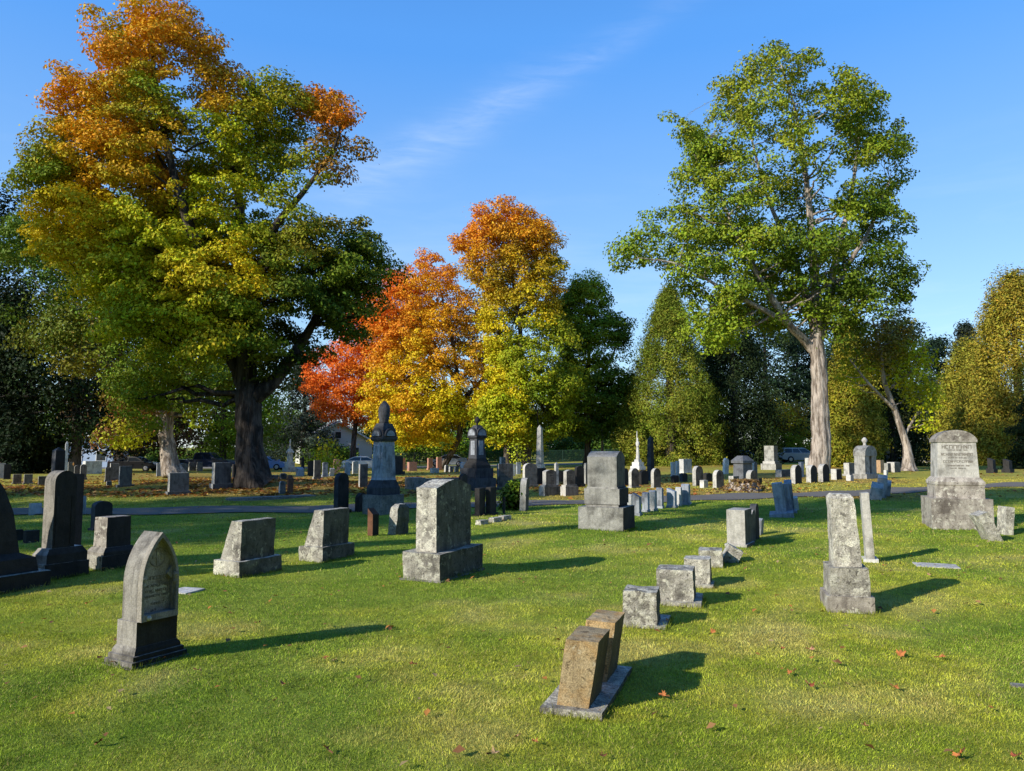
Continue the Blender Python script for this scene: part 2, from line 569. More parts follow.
# ------------------------------------------------------------------ ground, lane, road
def axis(lo, hi, fine, step, grow):
    a = list(np.arange(-fine, fine + 1e-6, step)); s = step
    while a[-1] < hi: s = min(s * grow, 80); a.append(a[-1] + s)
    s = step
    while a[0] > lo: s = min(s * grow, 80); a.insert(0, a[0] - s)
    return np.array(a)


def build_ground():
    xs = axis(-1500, 1500, 14, .35, 1.1)
    ys = axis(-300, 2600, 24, .35, 1.09)
    Xg, Yg = np.meshgrid(xs, ys)
    Z = H(Xg, Yg)
    V = np.stack([Xg, Yg, Z], -1).reshape(-1, 3)
    nx = len(xs); i = np.arange(len(ys) - 1)[:, None] * nx + np.arange(nx - 1)[None]
    F = np.stack([i, i + 1, i + nx + 1, i + nx], -1).reshape(-1, 4)
    m, nt, b = newmat('turf_soil')
    at = nd(nt, 'ShaderNodeAttribute', attribute_name='Col')
    tc = nd(nt, 'ShaderNodeTexCoord')
    n1 = noise_n(nt, tc.outputs['Object'], 9, 8, .7)
    n2 = noise_n(nt, tc.outputs['Object'], 60, 4, .7)
    n3 = noise_n(nt, tc.outputs['Object'], 1.6, 6, .6)
    c = mix(nt, .7, at.outputs['Color'], ramp(nt, n1, .3, .7, (.45, .5, .45, 1), (1.1, 1.1, 1.1, 1)), 'MULTIPLY')
    c = mix(nt, .5, c, ramp(nt, n2, .3, .7, (.5, .5, .5, 1), (1.4, 1.4, 1.4, 1)), 'MULTIPLY')
    c = mix(nt, .4, c, ramp(nt, n3, .35, .65, (.6, .7, .6, 1), (1.1, 1.05, 1.1, 1)), 'MULTIPLY')
    nt.links.new(c, b.inputs['Base Color']); b.inputs['Roughness'].default_value = .95
    b.inputs['Specular IOR Level'].default_value = .1
    bump(nt, b, math_n(nt, 'ADD', n1, math_n(nt, 'MULTIPLY', n2, .5)), .8, .05)
    o = np_mesh('ground', V, F, m, None, lawn_color(V[:, 0], V[:, 1]), True)
    tag(o, kind='structure')


def strip(name, pts, width, lift, mat, n=200):
    P = np.array(pts, float)
    seg = np.hypot(*np.diff(P, axis=0).T); cum = np.r_[0, np.cumsum(seg)]
    t = np.linspace(0, cum[-1], n)
    cx_ = np.interp(t, cum, P[:, 0]); cy_ = np.interp(t, cum, P[:, 1])
    k = np.ones(9) / 9
    cy2 = np.convolve(np.pad(cy_, 4, 'edge'), k, 'valid'); cy_ = cy2
    T = np.stack([np.gradient(cx_), np.gradient(cy_)], -1); T /= np.linalg.norm(T, axis=1)[:, None]
    N = np.stack([-T[:, 1], T[:, 0]], -1)
    V = []
    K = 7
    for j in range(K):
        off = (j / (K - 1) - .5) * width
        wob = .09 * (fbm(cx_, cy_ + j, .8, 5) - .5) * 2 if j in (0, K - 1) else 0
        x = cx_ + N[:, 0] * (off + wob); y = cy_ + N[:, 1] * (off + wob)
        V.append(np.stack([x, y, H(x, y) + lift], -1))
    V = np.stack(V, 1).reshape(-1, 3)
    i = np.arange(n - 1)[:, None] * K + np.arange(K - 1)[None]
    F = np.stack([i, i + 1, i + K + 1, i + K], -1).reshape(-1, 4)
    o = np_mesh(name, V, F, mat, None, None, True)
    tag(o, kind='structure')
    return o


def asphalt(name, c0):
    m, nt, b = newmat(name)
    tc = nd(nt, 'ShaderNodeTexCoord')
    n1 = noise_n(nt, tc.outputs['Object'], .9, 6); n2 = noise_n(nt, tc.outputs['Object'], 70, 3, .7); n3 = noise_n(nt, tc.outputs['Object'], 4, 6, .7)
    c = mix(nt, n1, tuple(x * .7 for x in c0), tuple(x * 1.2 for x in c0))
    c = mix(nt, .5, c, ramp(nt, n2, .3, .7, (.5, .5, .5, 1), (1.3, 1.3, 1.3, 1)), 'MULTIPLY')
    c = mix(nt, ramp(nt, n3, .62, .72), c, (.16, .10, .05))
    nt.links.new(c, b.inputs['Base Color']); b.inputs['Roughness'].default_value = .95; b.inputs['Specular IOR Level'].default_value = .08
    bump(nt, b, n2, .5, .01)
    return m


# ------------------------------------------------------------------ grass
FOOT = []          # (x, y, radius) where no blade stands
RECTS = []         # (x, y, thickness, width, yaw) of stones whose foot the mower misses


def build_grass():
    Vs, Fs, Cs = [], [], []; base = 0
    bands = [(2.9, 4.6, 18000, .017, .0026), (4.6, 6.5, 10500, .018, .0034), (6.5, 9.5, 5000, .020, .0050), (9.5, 14, 1300, .025, .0085), (14, 22, 430, .028, .014), (22, 40, 90, .036, .028)]
    for lo, hi, dens, hgt, wid in bands:
        half = hi * .72 + 1.2
        n = int((hi - lo) * 2 * half * dens)
        x = RNG.uniform(-half, half, n); y = RNG.uniform(lo, hi, n)
        keep = np.abs(x) < y * .72 + 1.2
        keep &= seg_dist(x, y, LANE) > LANE_W / 2 + .02
        thin = fbm(x, y, 2.3, 40); keep &= RNG.random(n) < .55 + .9 * (thin - .2)
        for fx, fy, fr in FOOT: keep &= (x - fx) ** 2 + (y - fy) ** 2 > fr * fr
        x, y = x[keep], y[keep]; n = len(x)
        clump = fbm(x, y, 5.0, 13)
        hh = hgt * RNG.uniform(.45, 1.35, n) * (.6 + .8 * clump)
        a = RNG.uniform(0, 2 * np.pi, n); w = wid * RNG.uniform(.7, 1.4, n)
        lean = RNG.normal(0, .55, (n, 2)) * hh[:, None] + (np.stack([fbm(x, y, 1.2, 51), fbm(x, y, 1.2, 61)], -1) - .5) * hh[:, None] * 1.5
        z = H(x, y) - .003
        dx, dy = np.cos(a) * w / 2, np.sin(a) * w / 2
        A = np.stack([x - dx, y - dy, z], -1); B = np.stack([x + dx, y + dy, z], -1)
        T = np.stack([x + lean[:, 0], y + lean[:, 1], z + hh], -1)
        if lo < 6:
            M1 = np.stack([x + lean[:, 0] * .35 - dx * .8, y + lean[:, 1] * .35 - dy * .8, z + hh * .6], -1)
            M2 = np.stack([x + lean[:, 0] * .35 + dx * .8, y + lean[:, 1] * .35 + dy * .8, z + hh * .6], -1)
            V = np.stack([A, B, M1, M2, T], 1).reshape(-1, 3); k = 5
            i = base + np.arange(n) * k
            F = np.concatenate([np.stack([i, i + 1, i + 3], -1), np.stack([i, i + 3, i + 2], -1), np.stack([i + 2, i + 3, i + 4], -1)])
        else:
            V = np.stack([A, B, T], 1).reshape(-1, 3); k = 3
            i = base + np.arange(n) * k; F = np.stack([i, i + 1, i + 2], -1)
        c = lawn_color(x, y) * RNG.uniform(.45, 1.5, (n, 1)) * (.50 + 1.0 * fbm(x, y, 7.5, 33))[:, None]
        straw = RNG.random(n) < .12; c[straw] = np.array([.50, .42, .18]) * RNG.uniform(.6, 1.1, (straw.sum(), 1))
        c = np.clip(c * np.array([1.18, 1.15, 1.0]), 0, .9)
        Vs.append(V); Fs.append(F); Cs.append(np.repeat(c, k, 0)); base += len(V)
    for fx, fy, ft, fw, yaw in RECTS:
        if fy > 16: continue
        n = int((ft + fw) * 2 * 260); s = RNG.uniform(0, 2 * (ft + fw), n)
        lx = np.where(s < fw, ft / 2, np.where(s < fw + ft, ft / 2 - (s - fw), np.where(s < 2 * fw + ft, -ft / 2, -ft / 2 + (s - 2 * fw - ft))))
        ly = np.where(s < fw, -fw / 2 + s, np.where(s < fw + ft, fw / 2, np.where(s < 2 * fw + ft, fw / 2 - (s - fw - ft), -fw / 2)))
        k_ = 1 + np.abs(RNG.normal(0, .06, n)) + .01; lx, ly = lx * k_, ly * k_
        ca, sa = math.cos(yaw), math.sin(yaw); x = fx + lx * ca - ly * sa; y = fy + lx * sa + ly * ca
        hh = RNG.uniform(.02, .065, n) * (.5 + fbm(x, y, 4, 3)); a = RNG.uniform(0, 2 * np.pi, n); w = .004 * max(1, fy / 6)
        lean = RNG.normal(0, .4, (n, 2)) * hh[:, None]; z = H(x, y) - .003; dx, dy = np.cos(a) * w / 2, np.sin(a) * w / 2
        V = np.stack([np.stack([x - dx, y - dy, z], -1), np.stack([x + dx, y + dy, z], -1), np.stack([x + lean[:, 0], y + lean[:, 1], z + hh], -1)], 1).reshape(-1, 3)
        i = base + np.arange(n) * 3; Vs.append(V); Fs.append(np.stack([i, i + 1, i + 2], -1)); base += len(V)
        Cs.append(np.repeat(lawn_color(x, y) * RNG.uniform(.5, 1.3, (n, 1)), 3, 0))
    o = np_mesh('lawn_grass', np.concatenate(Vs), np.concatenate(Fs), MAT['grassblade'], None, np.concatenate(Cs))
    tag(o, 'short mown green and tan grass covering the cemetery lawn', 'grass', kind='stuff')


# ------------------------------------------------------------------ trees
def in_poly(x, y, P):
    c = np.zeros(np.shape(x), bool); n = len(P); j = n - 1
    for i in range(n):
        xi, yi = P[i]; xj, yj = P[j]
        c ^= ((yi > y) != (yj > y)) & (x < (xj - xi) * (y - yi) / (yj - yi + 1e-12) + xi)
        j = i
    return c


def clusters(poly, y0, n, thick=1.0, dmin=.5, shell=.45, gap=0.0, gs=.34):
    """cluster centres inside a volume whose outline, seen from the front, is POLY (world x, z at depth y0)"""
    P = np.array([[at_depth(px, py, y0)[0], at_depth(px, py, y0)[2]] for px, py in poly])
    lo, hi = P.min(0), P.max(0)
    x = RNG.uniform(lo[0], hi[0], 40000); z = RNG.uniform(lo[1], hi[1], 40000)
    k = in_poly(x, z, P); x, z = x[k], z[k]
    ed = seg_dist(x, z, list(map(tuple, P)) + [tuple(P[0])])
    Rm = ed.max()
    hd = np.sqrt(np.clip(ed * (2 * Rm - ed), 0, None)) * thick
    u = RNG.uniform(-1, 1, len(x)); u = np.sign(u) * np.abs(u) ** shell
    C = np.stack([x, y0 + u * hd, z], -1)
    if gap:                                            # open lanes between the boughs
        yy = C[:, 1]; m = .6 * vnoise(x + .8 * yy, z - .5 * yy, gs, 5) + .4 * vnoise(x - .9 * yy, z + .3 * yy, gs * 1.9, 9)
        k = m > gap; C, ed = C[k], ed[k]
    out = []; cell = {}
    for p, e in zip(C, ed):
        key = tuple((p // dmin).astype(int)); ok = True
        for a in (-1, 0, 1):
            for b in (-1, 0, 1):
                for c in (-1, 0, 1):
                    for q in cell.get((key[0] + a, key[1] + b, key[2] + c), ()):
                        if (q[0] - p[0]) ** 2 + (q[1] - p[1]) ** 2 + (q[2] - p[2]) ** 2 < dmin * dmin: ok = False; break
        if ok:
            cell.setdefault(key, []).append(p); out.append(p)
            if len(out) >= n: break
    return np.array(out), P


def leaves_mesh(C, rad, per, size, colfn, squash=.62, outward=None, up=.55, rnd_n=.75, aspect=.62):
    """leaf-sized folded faces spread through each cluster"""
    m = len(C)
    r = rad * np.exp(RNG.normal(-.05, .38, m)).clip(.4, 1.9)
    cnt = np.maximum(6, (per * (r / rad) ** 2 * RNG.uniform(.75, 1.25, m))).astype(int)
    idx = np.repeat(np.arange(m), cnt); n = len(idx)
    d = RNG.normal(size=(n, 3)); d /= np.linalg.norm(d, axis=1)[:, None]
    rr = RNG.random(n) ** .36
    stray = RNG.random(n) < .07; rr[stray] *= RNG.uniform(1.0, 1.6, stray.sum())
    tilt = RNG.normal(0, .28, (m, 2)); droop = .35
    off = d * (rr * r[idx])[:, None]
    off[:, 2] = off[:, 2] * squash + off[:, 0] * tilt[idx, 0] + off[:, 1] * tilt[idx, 1]
    off[:, 2] -= droop * (off[:, 0] ** 2 + off[:, 1] ** 2) / r[idx] * .6
    p = C[idx] + off
    nrm = d * .7 + np.array([0, 0, up * .6]) + RNG.normal(size=(n, 3)) * rnd_n * .55
    if outward is not None:
        o = C[idx] - outward; o /= np.linalg.norm(o, axis=1)[:, None] + 1e-9; nrm += o * .28
    nrm /= np.linalg.norm(nrm, axis=1)[:, None]
    a = RNG.normal(size=(n, 3)); a -= nrm * (a * nrm).sum(1)[:, None]; a /= np.linalg.norm(a, axis=1)[:, None]
    b = np.cross(nrm, a)
    L = size * (RNG.uniform(.65, 1.35, n) * np.where(RNG.random(n) < .25, .6, 1.08))[:, None]; W = L * aspect
    fold = nrm * L * RNG.uniform(.05, .28, n)[:, None]
    V = np.stack([p - a * L * .5, p + b * W * .5 + fold, p + a * L * .5, p - b * W * .5 + fold], 1).reshape(-1, 3)
    i = np.arange(n) * 4
    F = np.concatenate([np.stack([i, i + 1, i + 2], -1), np.stack([i, i + 2, i + 3], -1)])
    cc = colfn(C)
    c = cc[idx] * RNG.uniform(.8, 1.2, (n, 1)) * np.exp(RNG.normal(0, .07, (n, 3)))
    return V, F, np.repeat(np.clip(c, .003, .9), 4, 0)


def screen(C):
    q = C - np.array([0, 0, EYE])
    f = q[:, 1] * cp + q[:, 2] * sp; up = -q[:, 1] * sp + q[:, 2] * cp
    return CX + FPX * q[:, 0] / f, CY - FPX * up / f


def palette(anchors, jit=30):
    """anchor colours placed through the crown; each cluster takes the nearest one, loosely"""
    A = np.array([[a[0], a[1]] for a in anchors], float); K = np.array([a[2] for a in anchors])

    def fn(C):
        x, y = screen(C)
        lo = np.stack([vnoise(x, y + C[:, 1] * 9, .035, 3), vnoise(x + C[:, 1] * 7, y, .035, 8)], -1) - .5
        q = np.stack([x, y], -1) + RNG.normal(0, jit * .45, (len(C), 2)) + lo * jit * 4.5
        d = np.linalg.norm(q[:, None] - A[None], axis=2)
        w = 1 / (d + 4) ** 3; w /= w.sum(1)[:, None]
        return w @ K
    return fn


def tube(P, rad, n=8, lobes=0.0, seed=0):
    P = np.array(P, float); rad = np.array(rad, float)
    T = np.gradient(P, axis=0); T /= np.linalg.norm(T, axis=1)[:, None] + 1e-9
    ref = np.array([1.0, 0.1, 0.0]); ref = ref if abs(T[0] @ ref) < .9 else np.array([0, 1.0, 0])
    U = np.cross(T, ref); U /= np.linalg.norm(U, axis=1)[:, None]
    W = np.cross(T, U)
    th = np.linspace(0, 2 * np.pi, n, endpoint=False)
    k = np.arange(len(P))
    rr = rad[:, None] * (1 + lobes * (np.sin(3 * th[None] + seed) * .5 + np.sin(5 * th[None] + seed * 2.1) * .35) * np.exp(-k[:, None] / max(2, len(P) * .15)) + (.06 * np.sin(7 * th[None] + k[:, None] * .35 + seed) + .035 * np.sin(11 * th[None] - k[:, None] * .5 + 2 * seed)) * (n > 8))
    V = P[:, None] + U[:, None] * (np.cos(th)[None] * rr)[..., None] + W[:, None] * (np.sin(th)[None] * rr)[..., None]
    i = np.arange(len(P) - 1)[:, None] * n + np.arange(n)[None]; j = np.arange(len(P) - 1)[:, None] * n + (np.arange(n)[None] + 1) % n
    F = np.stack([i, j, j + n, i + n], -1).reshape(-1, 4)
    return V.reshape(-1, 3), F


def curve_pts(pts, n):
    P = np.array(pts, float); m = len(P)
    t = np.linspace(0, m - 1, n); out = []
    for s in t:
        i = min(int(s), m - 2); f = s - i
        p0, p1, p2, p3 = P[max(i - 1, 0)], P[i], P[i + 1], P[min(i + 2, m - 1)]
        out.append(.5 * (2 * p1 + (p2 - p0) * f + (2 * p0 - 5 * p1 + 4 * p2 - p3) * f * f + (3 * p1 - p0 - 3 * p2 + p3) * f ** 3))
    return np.array(out)


def tree(name, label, cat, base, y0, limbs, poly, ncl, rad, per, size, colfn, bark, group=None, thick=.8, dmin=None, shell=.45, squash=.62, extra=30,
         mat='leaf', twig=.035, needle=False, flare=1.5, rnd_n=.75, aspect=.62, shadow_only=False, up=.55, seed=1, gap=0.0, gs=.34):
    """limbs: list of [(px, py, radius m[, depth offset])...]; the first one is the trunk, from the ground up"""
    g = np.array([*base, 0.0]); g[2] = float(H(g[0], g[1]))
    root = empty(name, g, 0, label, cat, group)
    Vs, Fs, b0 = [], [], 0
    nodes = []
    for li, lb in enumerate(limbs):
        P = [at_depth(q[0], q[1], y0 + (q[3] if len(q) > 3 else 0)) for q in lb]; rr = [q[2] for q in lb]
        if li == 0:
            P[0] = g + np.array([0, 0, -.15])
        n = max(8, 5 * len(lb))
        Q = curve_pts(P, n); rads = np.interp(np.linspace(0, len(lb) - 1, n), range(len(lb)), rr)
        if li == 0:
            hh = Q[:, 2] - g[2]; rads = rads * (1 + (flare - 1) * np.exp(-np.clip(hh, 0, None) / (2.2 * rr[0])))
        Q = Q + RNG.normal(0, 1, Q.shape) * rads[:, None] * .06
        V, F = tube(Q, rads, 30 if li == 0 else 14, .22 if li == 0 else 0, li + seed)
        Vs.append(V); Fs.append(F + b0); b0 += len(V)
        k0 = 2 if li else int(n * .55)
        for q, r_ in zip(Q[k0:], rads[k0:]): nodes.append((q, r_))
    C, P2 = clusters(poly, y0, ncl, thick, dmin or rad * .75, shell, gap, gs)
    if gap:                                            # drop tufts that hang in the air, away from every limb and bough
        A_ = np.concatenate([np.array([q for q, _ in nodes]), C]); nn = len(nodes); live = np.zeros(len(A_), bool); live[:nn] = True; front = live.copy(); reach = rad * 2.1
        while front.any():
            dd = np.min(np.linalg.norm(A_[~live][:, None] - A_[front][None], axis=2), axis=1) if (~live).any() else np.array([])
            new = np.zeros(len(A_), bool); new[np.where(~live)[0][dd < reach]] = True; live |= new; front = new
        C = C[live[nn:]]
        NPq = np.array([q for q, r_ in nodes if r_ < .13]); k = NPq[RNG.integers(0, len(NPq), int(len(NPq) * .7))]; C = np.r_[C, k + RNG.normal(0, .45, k.shape)]
    # secondary branches out to a share of the clusters
    NP = np.array([q for q, _ in nodes]); NR = np.array([r_ for _, r_ in nodes])
    done = 0
    for ci in RNG.permutation(len(C)):
        if done >= extra: break
        c = C[ci]
        dz = c[2] - NP[:, 2]
        dist = np.linalg.norm(NP - c, axis=1)
        cost = dist + np.where(dz < .25 * dist, (.25 * dist - dz) * 1.5, 0)
        k = int(np.argmin(cost)); s = NP[k]
        if dist[k] > 4.5 + twig * 20: continue
        done += 1
        r0 = min(NR[k] * .55, twig * (1 + dist[k] * .35))
        mid = s * .45 + c * .55 + np.array([0, 0, -.07 * dist[k]]) + RNG.normal(0, .06, 3) * dist[k]
        Q = curve_pts([s, mid, c], 8)
        Q[1:-1] += RNG.normal(0, .025, (6, 3)) * dist[k]
        V, F = tube(Q, np.linspace(r0, max(.008, r0 * .22), 8), 6)
        Vs.append(V); Fs.append(F + b0); b0 += len(V)
    V = np.concatenate(Vs) - g
    np_mesh('trunk', V, np.concatenate(Fs), MAT[bark], root, None, True)
    cen = np.array([C[:, 0].mean(), y0, C[:, 2].mean() - .15 * np.ptp(C[:, 2])])
    V, F, K = leaves_mesh(C, rad, per, size, colfn, squash, cen, rnd_n=rnd_n, aspect=aspect, up=up)
    np_mesh('crown', V - g, F, MAT[mat], root, K)
    return root


def conifer(name, label, cat, base, height, radius, colfn, ncl, per, size, group=None, shape=1.0, bark='darkbark', rad=.8, low=.04, droop=-.12, mat='needle', gaps=0.0, seed=0, lobes=.22, fill=.38, squash=.42):
    """a pine, spruce or cedar: a straight trunk and whorls of flat sprays"""
    g = np.array([*base, float(H(*base))])
    root = empty(name, g, 0, label, cat, group)
    Vs, Fs, b0 = [], [], 0
    V, F = tube([[0, 0, -.2], [.05, 0, height * .3], [0, .05, height * .65], [0, 0, height * .97]], [radius * .075 + .05, radius * .065 + .03, radius * .04 + .02, .02], 9)
    Vs.append(V); Fs.append(F); b0 += len(V)
    t = RNG.random(ncl) ** 1.15
    z = height * (low + (1 - low) * t)
    env = radius * np.clip((1 - t) ** shape, 0, 1) * (1 - .55 * np.exp(-t * 9) * (low < .02)) + .12
    a = RNG.uniform(0, 2 * np.pi, ncl); lob = 1 + lobes * np.sin(3 * a + seed) * np.sin(t * 17 + seed) + RNG.normal(0, .5 * lobes, ncl)
    rr = env * RNG.random(ncl) ** fill * lob
    k = RNG.random(ncl) > gaps * (fbm(a * 2, t * 14, 1.0, seed + 5) > .52)
    C = np.stack([np.cos(a) * rr, np.sin(a) * rr, z + droop * rr], -1)[k]
    for c in C[RNG.permutation(len(C))[:24]]:
        s = np.array([0, 0, max(.3, c[2] - .12 * np.hypot(c[0], c[1]))])
        V, F = tube(curve_pts([s, (s + c) / 2 + np.array([0, 0, .1]), c], 5), np.linspace(.05, .015, 5), 5)
        Vs.append(V); Fs.append(F + b0); b0 += len(V)
    np_mesh('trunk', np.concatenate(Vs), np.concatenate(Fs), MAT[bark], root, None, True)
    V, F, K = leaves_mesh(C, rad, per, size, lambda q: colfn(q + g), squash, np.array([0, 0, height * .3]), aspect=.4, rnd_n=.8)
    np_mesh('crown', V, F, MAT[mat], root, K)
    return root


def flatcol(c, var=.25):
    c = np.array(c)
    return lambda C: c[None] * RNG.uniform(1 - var, 1 + var, (len(C), 1)) * np.exp(RNG.normal(0, .08, (len(C), 3)))


def mixcol(*cs):
    K = np.array(cs)
    return lambda C: K[RNG.integers(0, len(K), len(C))] * RNG.uniform(.75, 1.25, (len(C), 1))


def shrub(name, label, px, py, wpx, hpx, colfn, ncl=40, per=60, size=.05, cat='bush', group=None, mat='leaf', depth=.8):
    g, _ = ground(px, py); s = m_per_px(g)
    w, h = wpx * s / 2, hpx * s
    root = empty(name, g, 0, label, cat, group)
    a = RNG.uniform(0, 2 * np.pi, ncl); q = RNG.random(ncl) ** .5; z = RNG.random(ncl)
    e = np.sqrt(np.clip(1 - (z * 1.05 - .25) ** 2 / 1.0, .1, 1))
    C = np.stack([np.cos(a) * q * e * w * .85, np.sin(a) * q * e * w * depth, z * h * .88 + h * .04], -1)
    Vs, Fs, b0 = [], [], 0
    for c in C[:12]:
        V, F = tube(curve_pts([np.array([0, 0, -.05]), c * np.array([.4, .4, .5]), c], 5), np.linspace(.03, .008, 5) * min(1, h), 5)
        Vs.append(V); Fs.append(F + b0); b0 += len(V)
    np_mesh('trunk' if 'tree' in name else 'stem', np.concatenate(Vs), np.concatenate(Fs), MAT['bark'], root)
    V, F, K = leaves_mesh(C, max(w, h) * .24, per, size, lambda c: colfn(c + g), .8, np.array([0, 0, h * .2]))
    np_mesh('crown' if 'tree' in name else 'foliage', V, F, MAT[mat], root, K)
    return root
# ------------------------------------------------------------------ the near stones, one by one
def root_at(name, px, py, wpx, hpx, yaw, ratio, label, cat='gravestone', lean=(0, 0)):
    loc, w, t, h = setup(px, py, wpx, hpx, yaw, ratio)
    r = empty(name, loc, 0, label, cat); r.rotation_euler = (R(lean[0]), R(lean[1]), R(yaw))
    FOOT.append((loc.x, loc.y, min(w, t) * .45)); RECTS.append((loc.x, loc.y, t, w, R(yaw)))
    return r, w, t, h


def steps(root, mat, tiers, rough=0, bev=.012, face=None):
    """square or oblong courses: (z0, z1, thickness, width[, taper])"""
    for q in tiers:
        z0, z1, t, w = q[:4]
        o = mk('base', base_bm(t, w, z1 - z0 + (.04 if z0 == 0 else 0), z0 - (.04 if z0 == 0 else 0), bev, rough, q[4] if len(q) > 4 else 1.0), MAT[mat], root)
        if face: shade_face(o, face)


def gothic_stone():
    r, w, t, h = root_at('gothic_gravestone', 146, 667, 74, 128, -30, .74, 'pointed-arch gothic gravestone with a small carved cross, standing alone at front left')
    steps(r, 'sooty', [(0, .025, t * 1.05, w * 1.06)], .004)
    bm = bmesh.new()
    add_sections(bm, [(.025, t * .50, w * .50), (.06, t * .50, w * .50), (.063, t * .455, w * .46), (.095, t * .455, w * .46), (.098, t * .415, w * .42), (.12, t * .41, w * .415), (.15, t * .365, w * .375)])
    bevel(bm, .006, 2); shade_face(mk('base', bm, MAT['stainedgrey'], r), 'dark', lim=.3)
    pw = w * .74; pt = t * .70
    bm = bmesh.new(); add_box(bm, -pt / 2, pt / 2, -pw / 2, pw / 2, .15, .33); bevel(bm, .012, 2)
    shade_face(mk('plinth', bm, MAT['stainedgrey'], r), 'dark', lim=.3)
    bw = w * .68; bt = t * .52; bh = h - .33
    back = -pt / 2 + .02
    bm = tablet_bm('gothic', bt, bw, bh, 1, .012, 0, .33)
    mk('tablet', bm, MAT['stainedgrey'], r)
    shade_face(r.children[-1], 'worn', lim=.8)
    # moulded arch standing proud of the face: two stepped rings
    def ring(outer, inner, x0, x1, name, zlow):
        po = [(y, z + .33) for y, z in profile('gothic', outer, bh * outer / bw + (bh - bh * outer / bw))]
        pi = [(y, z + .33) for y, z in profile('gothic', inner, bh - (outer - inner) * .8)]
        bm = bmesh.new()
        A = po[1:] ; B = pi[1:]
        A = [p for p in A]; B = [p for p in B]
        n = min(len(A), len(B))
        va = [[bm.verts.new((x, a, max(z, zlow))) for a, z in A[:n]] for x in (x0, x1)]
        vb = [[bm.verts.new((x, a, max(z, zlow))) for a, z in B[:n]] for x in (x0, x1)]
        A2 = po[:1]; B2 = pi[:1]
        for k, (y0_, yi_) in enumerate(((A2[0], B2[0]),)):
            for x, L1, L2 in ((x0, va[0], vb[0]), (x1, va[1], vb[1])):
                L1.append(bm.verts.new((x, y0_[0], max(y0_[1], zlow)))); L2.append(bm.verts.new((x, yi_[0], max(yi_[1], zlow))))
        for i in range(len(va[0]) - 1):
            bm.faces.new((va[1][i], va[1][i + 1], vb[1][i + 1], vb[1][i]))
            bm.faces.new((va[0][i], va[0][i + 1], va[1][i + 1], va[1][i]))
            bm.faces.new((vb[0][i], vb[0][i + 1], vb[1][i + 1], vb[1][i]))
        mk(name, bm, MAT['sooty'], r)
    fx = bt / 2
    ring(bw * .99, bw * .84, fx - .01, fx + .055, 'arch_moulding', .33)
    ring(bw * .84, bw * .74, fx - .01, fx + .028, 'arch_moulding', .33)
    # trefoil notches where the arch springs, column corbels
    for s in (-1, 1):
        bm = bmesh.new(); add_sections(bm, [(0, .004), (.03, .018), (.05, .016), (.08, .024), (.10, .02)], 8)
        for v in bm.verts: v.co += Vector((fx + .04, s * bw * .43, .33 + bh * .36))
        mk('corbel', bm, MAT['sooty'], r)
        bm = bmesh.new(); add_prism(bm, [(s * bw * .40, .33 + bh * .62), (s * bw * .24, .33 + bh * .50), (s * bw * .40, .33 + bh * .42)], fx - .002, fx + .022)
        mk('arch_cusp', bm, MAT['sooty'], r)
    # lower ledge, small boss
    bm = bmesh.new(); add_box(bm, fx - .01, fx + .06, -bw * .49, bw * .49, .33, .375, .9); bevel(bm, .01); mk('ledge', bm, MAT['sooty'], r)
    bm = bmesh.new(); bmesh.ops.create_uvsphere(bm, u_segments=10, v_segments=8, radius=.018)
    for v in bm.verts: v.co += Vector((fx + .06, -bw * .30, .352))
    mk('boss', bm, MAT['white'], r)
    # cross in its circle, and worn lines of lettering
    cz = .33 + bh * .70
    bm = bmesh.new()
    add_box(bm, fx, fx + .006, -.010, .010, cz - .055, cz + .055); add_box(bm, fx, fx + .0055, -.04, .04, cz - .002, cz + .018)
    n = 24
    vo = [[bm.verts.new((x, rr * math.cos(2 * math.pi * k / n), cz + rr * math.sin(2 * math.pi * k / n))) for k in range(n)] for x, rr in ((fx + .004, .068), (fx + .004, .060), (fx, .068), (fx, .060))]
    for k in range(n):
        j = (k + 1) % n
        bm.faces.new((vo[0][k], vo[0][j], vo[1][j], vo[1][k])); bm.faces.new((vo[2][k], vo[2][j], vo[0][j], vo[0][k])); bm.faces.new((vo[3][k], vo[3][j], vo[1][j], vo[1][k]))
    mk('carved_cross', bm, MAT['worn'], r)
    bm = glyph_lines([(bh * .47, .60, .026, .18), (bh * .38, .62, .018, .17), (bh * .32, .58, .018, .17), (bh * .26, .62, .018, .17), (bh * .17, .25, .018, .17)], bw, fx + .001, 0, .03, seed=4)
    for v in bm.verts: v.co.z += .33
    mk('lettering', bm, MAT['inscription'], r)


def twin_stones():
    r, w, t, h = root_at('twin_gravestone', 590, 713, 86, 101, -19, .36, 'pair of rust-stained tan slanted gravestones sharing one grey slab, front centre')
    w, t, bh = 1.0, .38, .055
    steps(r, 'mottled', [(0, bh, t, w)], .006, .014, 'lichenface')
    for k, yc in enumerate((-.262, .262)):
        hh = .40; tw = .35; tt = .19
        bm = bmesh.new(); add_prism(bm, [(-tt * .55, 0), (tt * .5, 0), (tt * .5 + .062, hh * .985), (-tt * .5 + .052, hh)], -tw / 2, tw / 2, 'Y')
        bevel(bm, .008, 2); roughen(bm, .005, 8, .04, 3 + k)
        for v in bm.verts: v.co.y += yc; v.co.z += bh - .004; v.co.x -= .0
        shade_face(mk('tablet', bm, MAT['tan'], r), 'tandark')


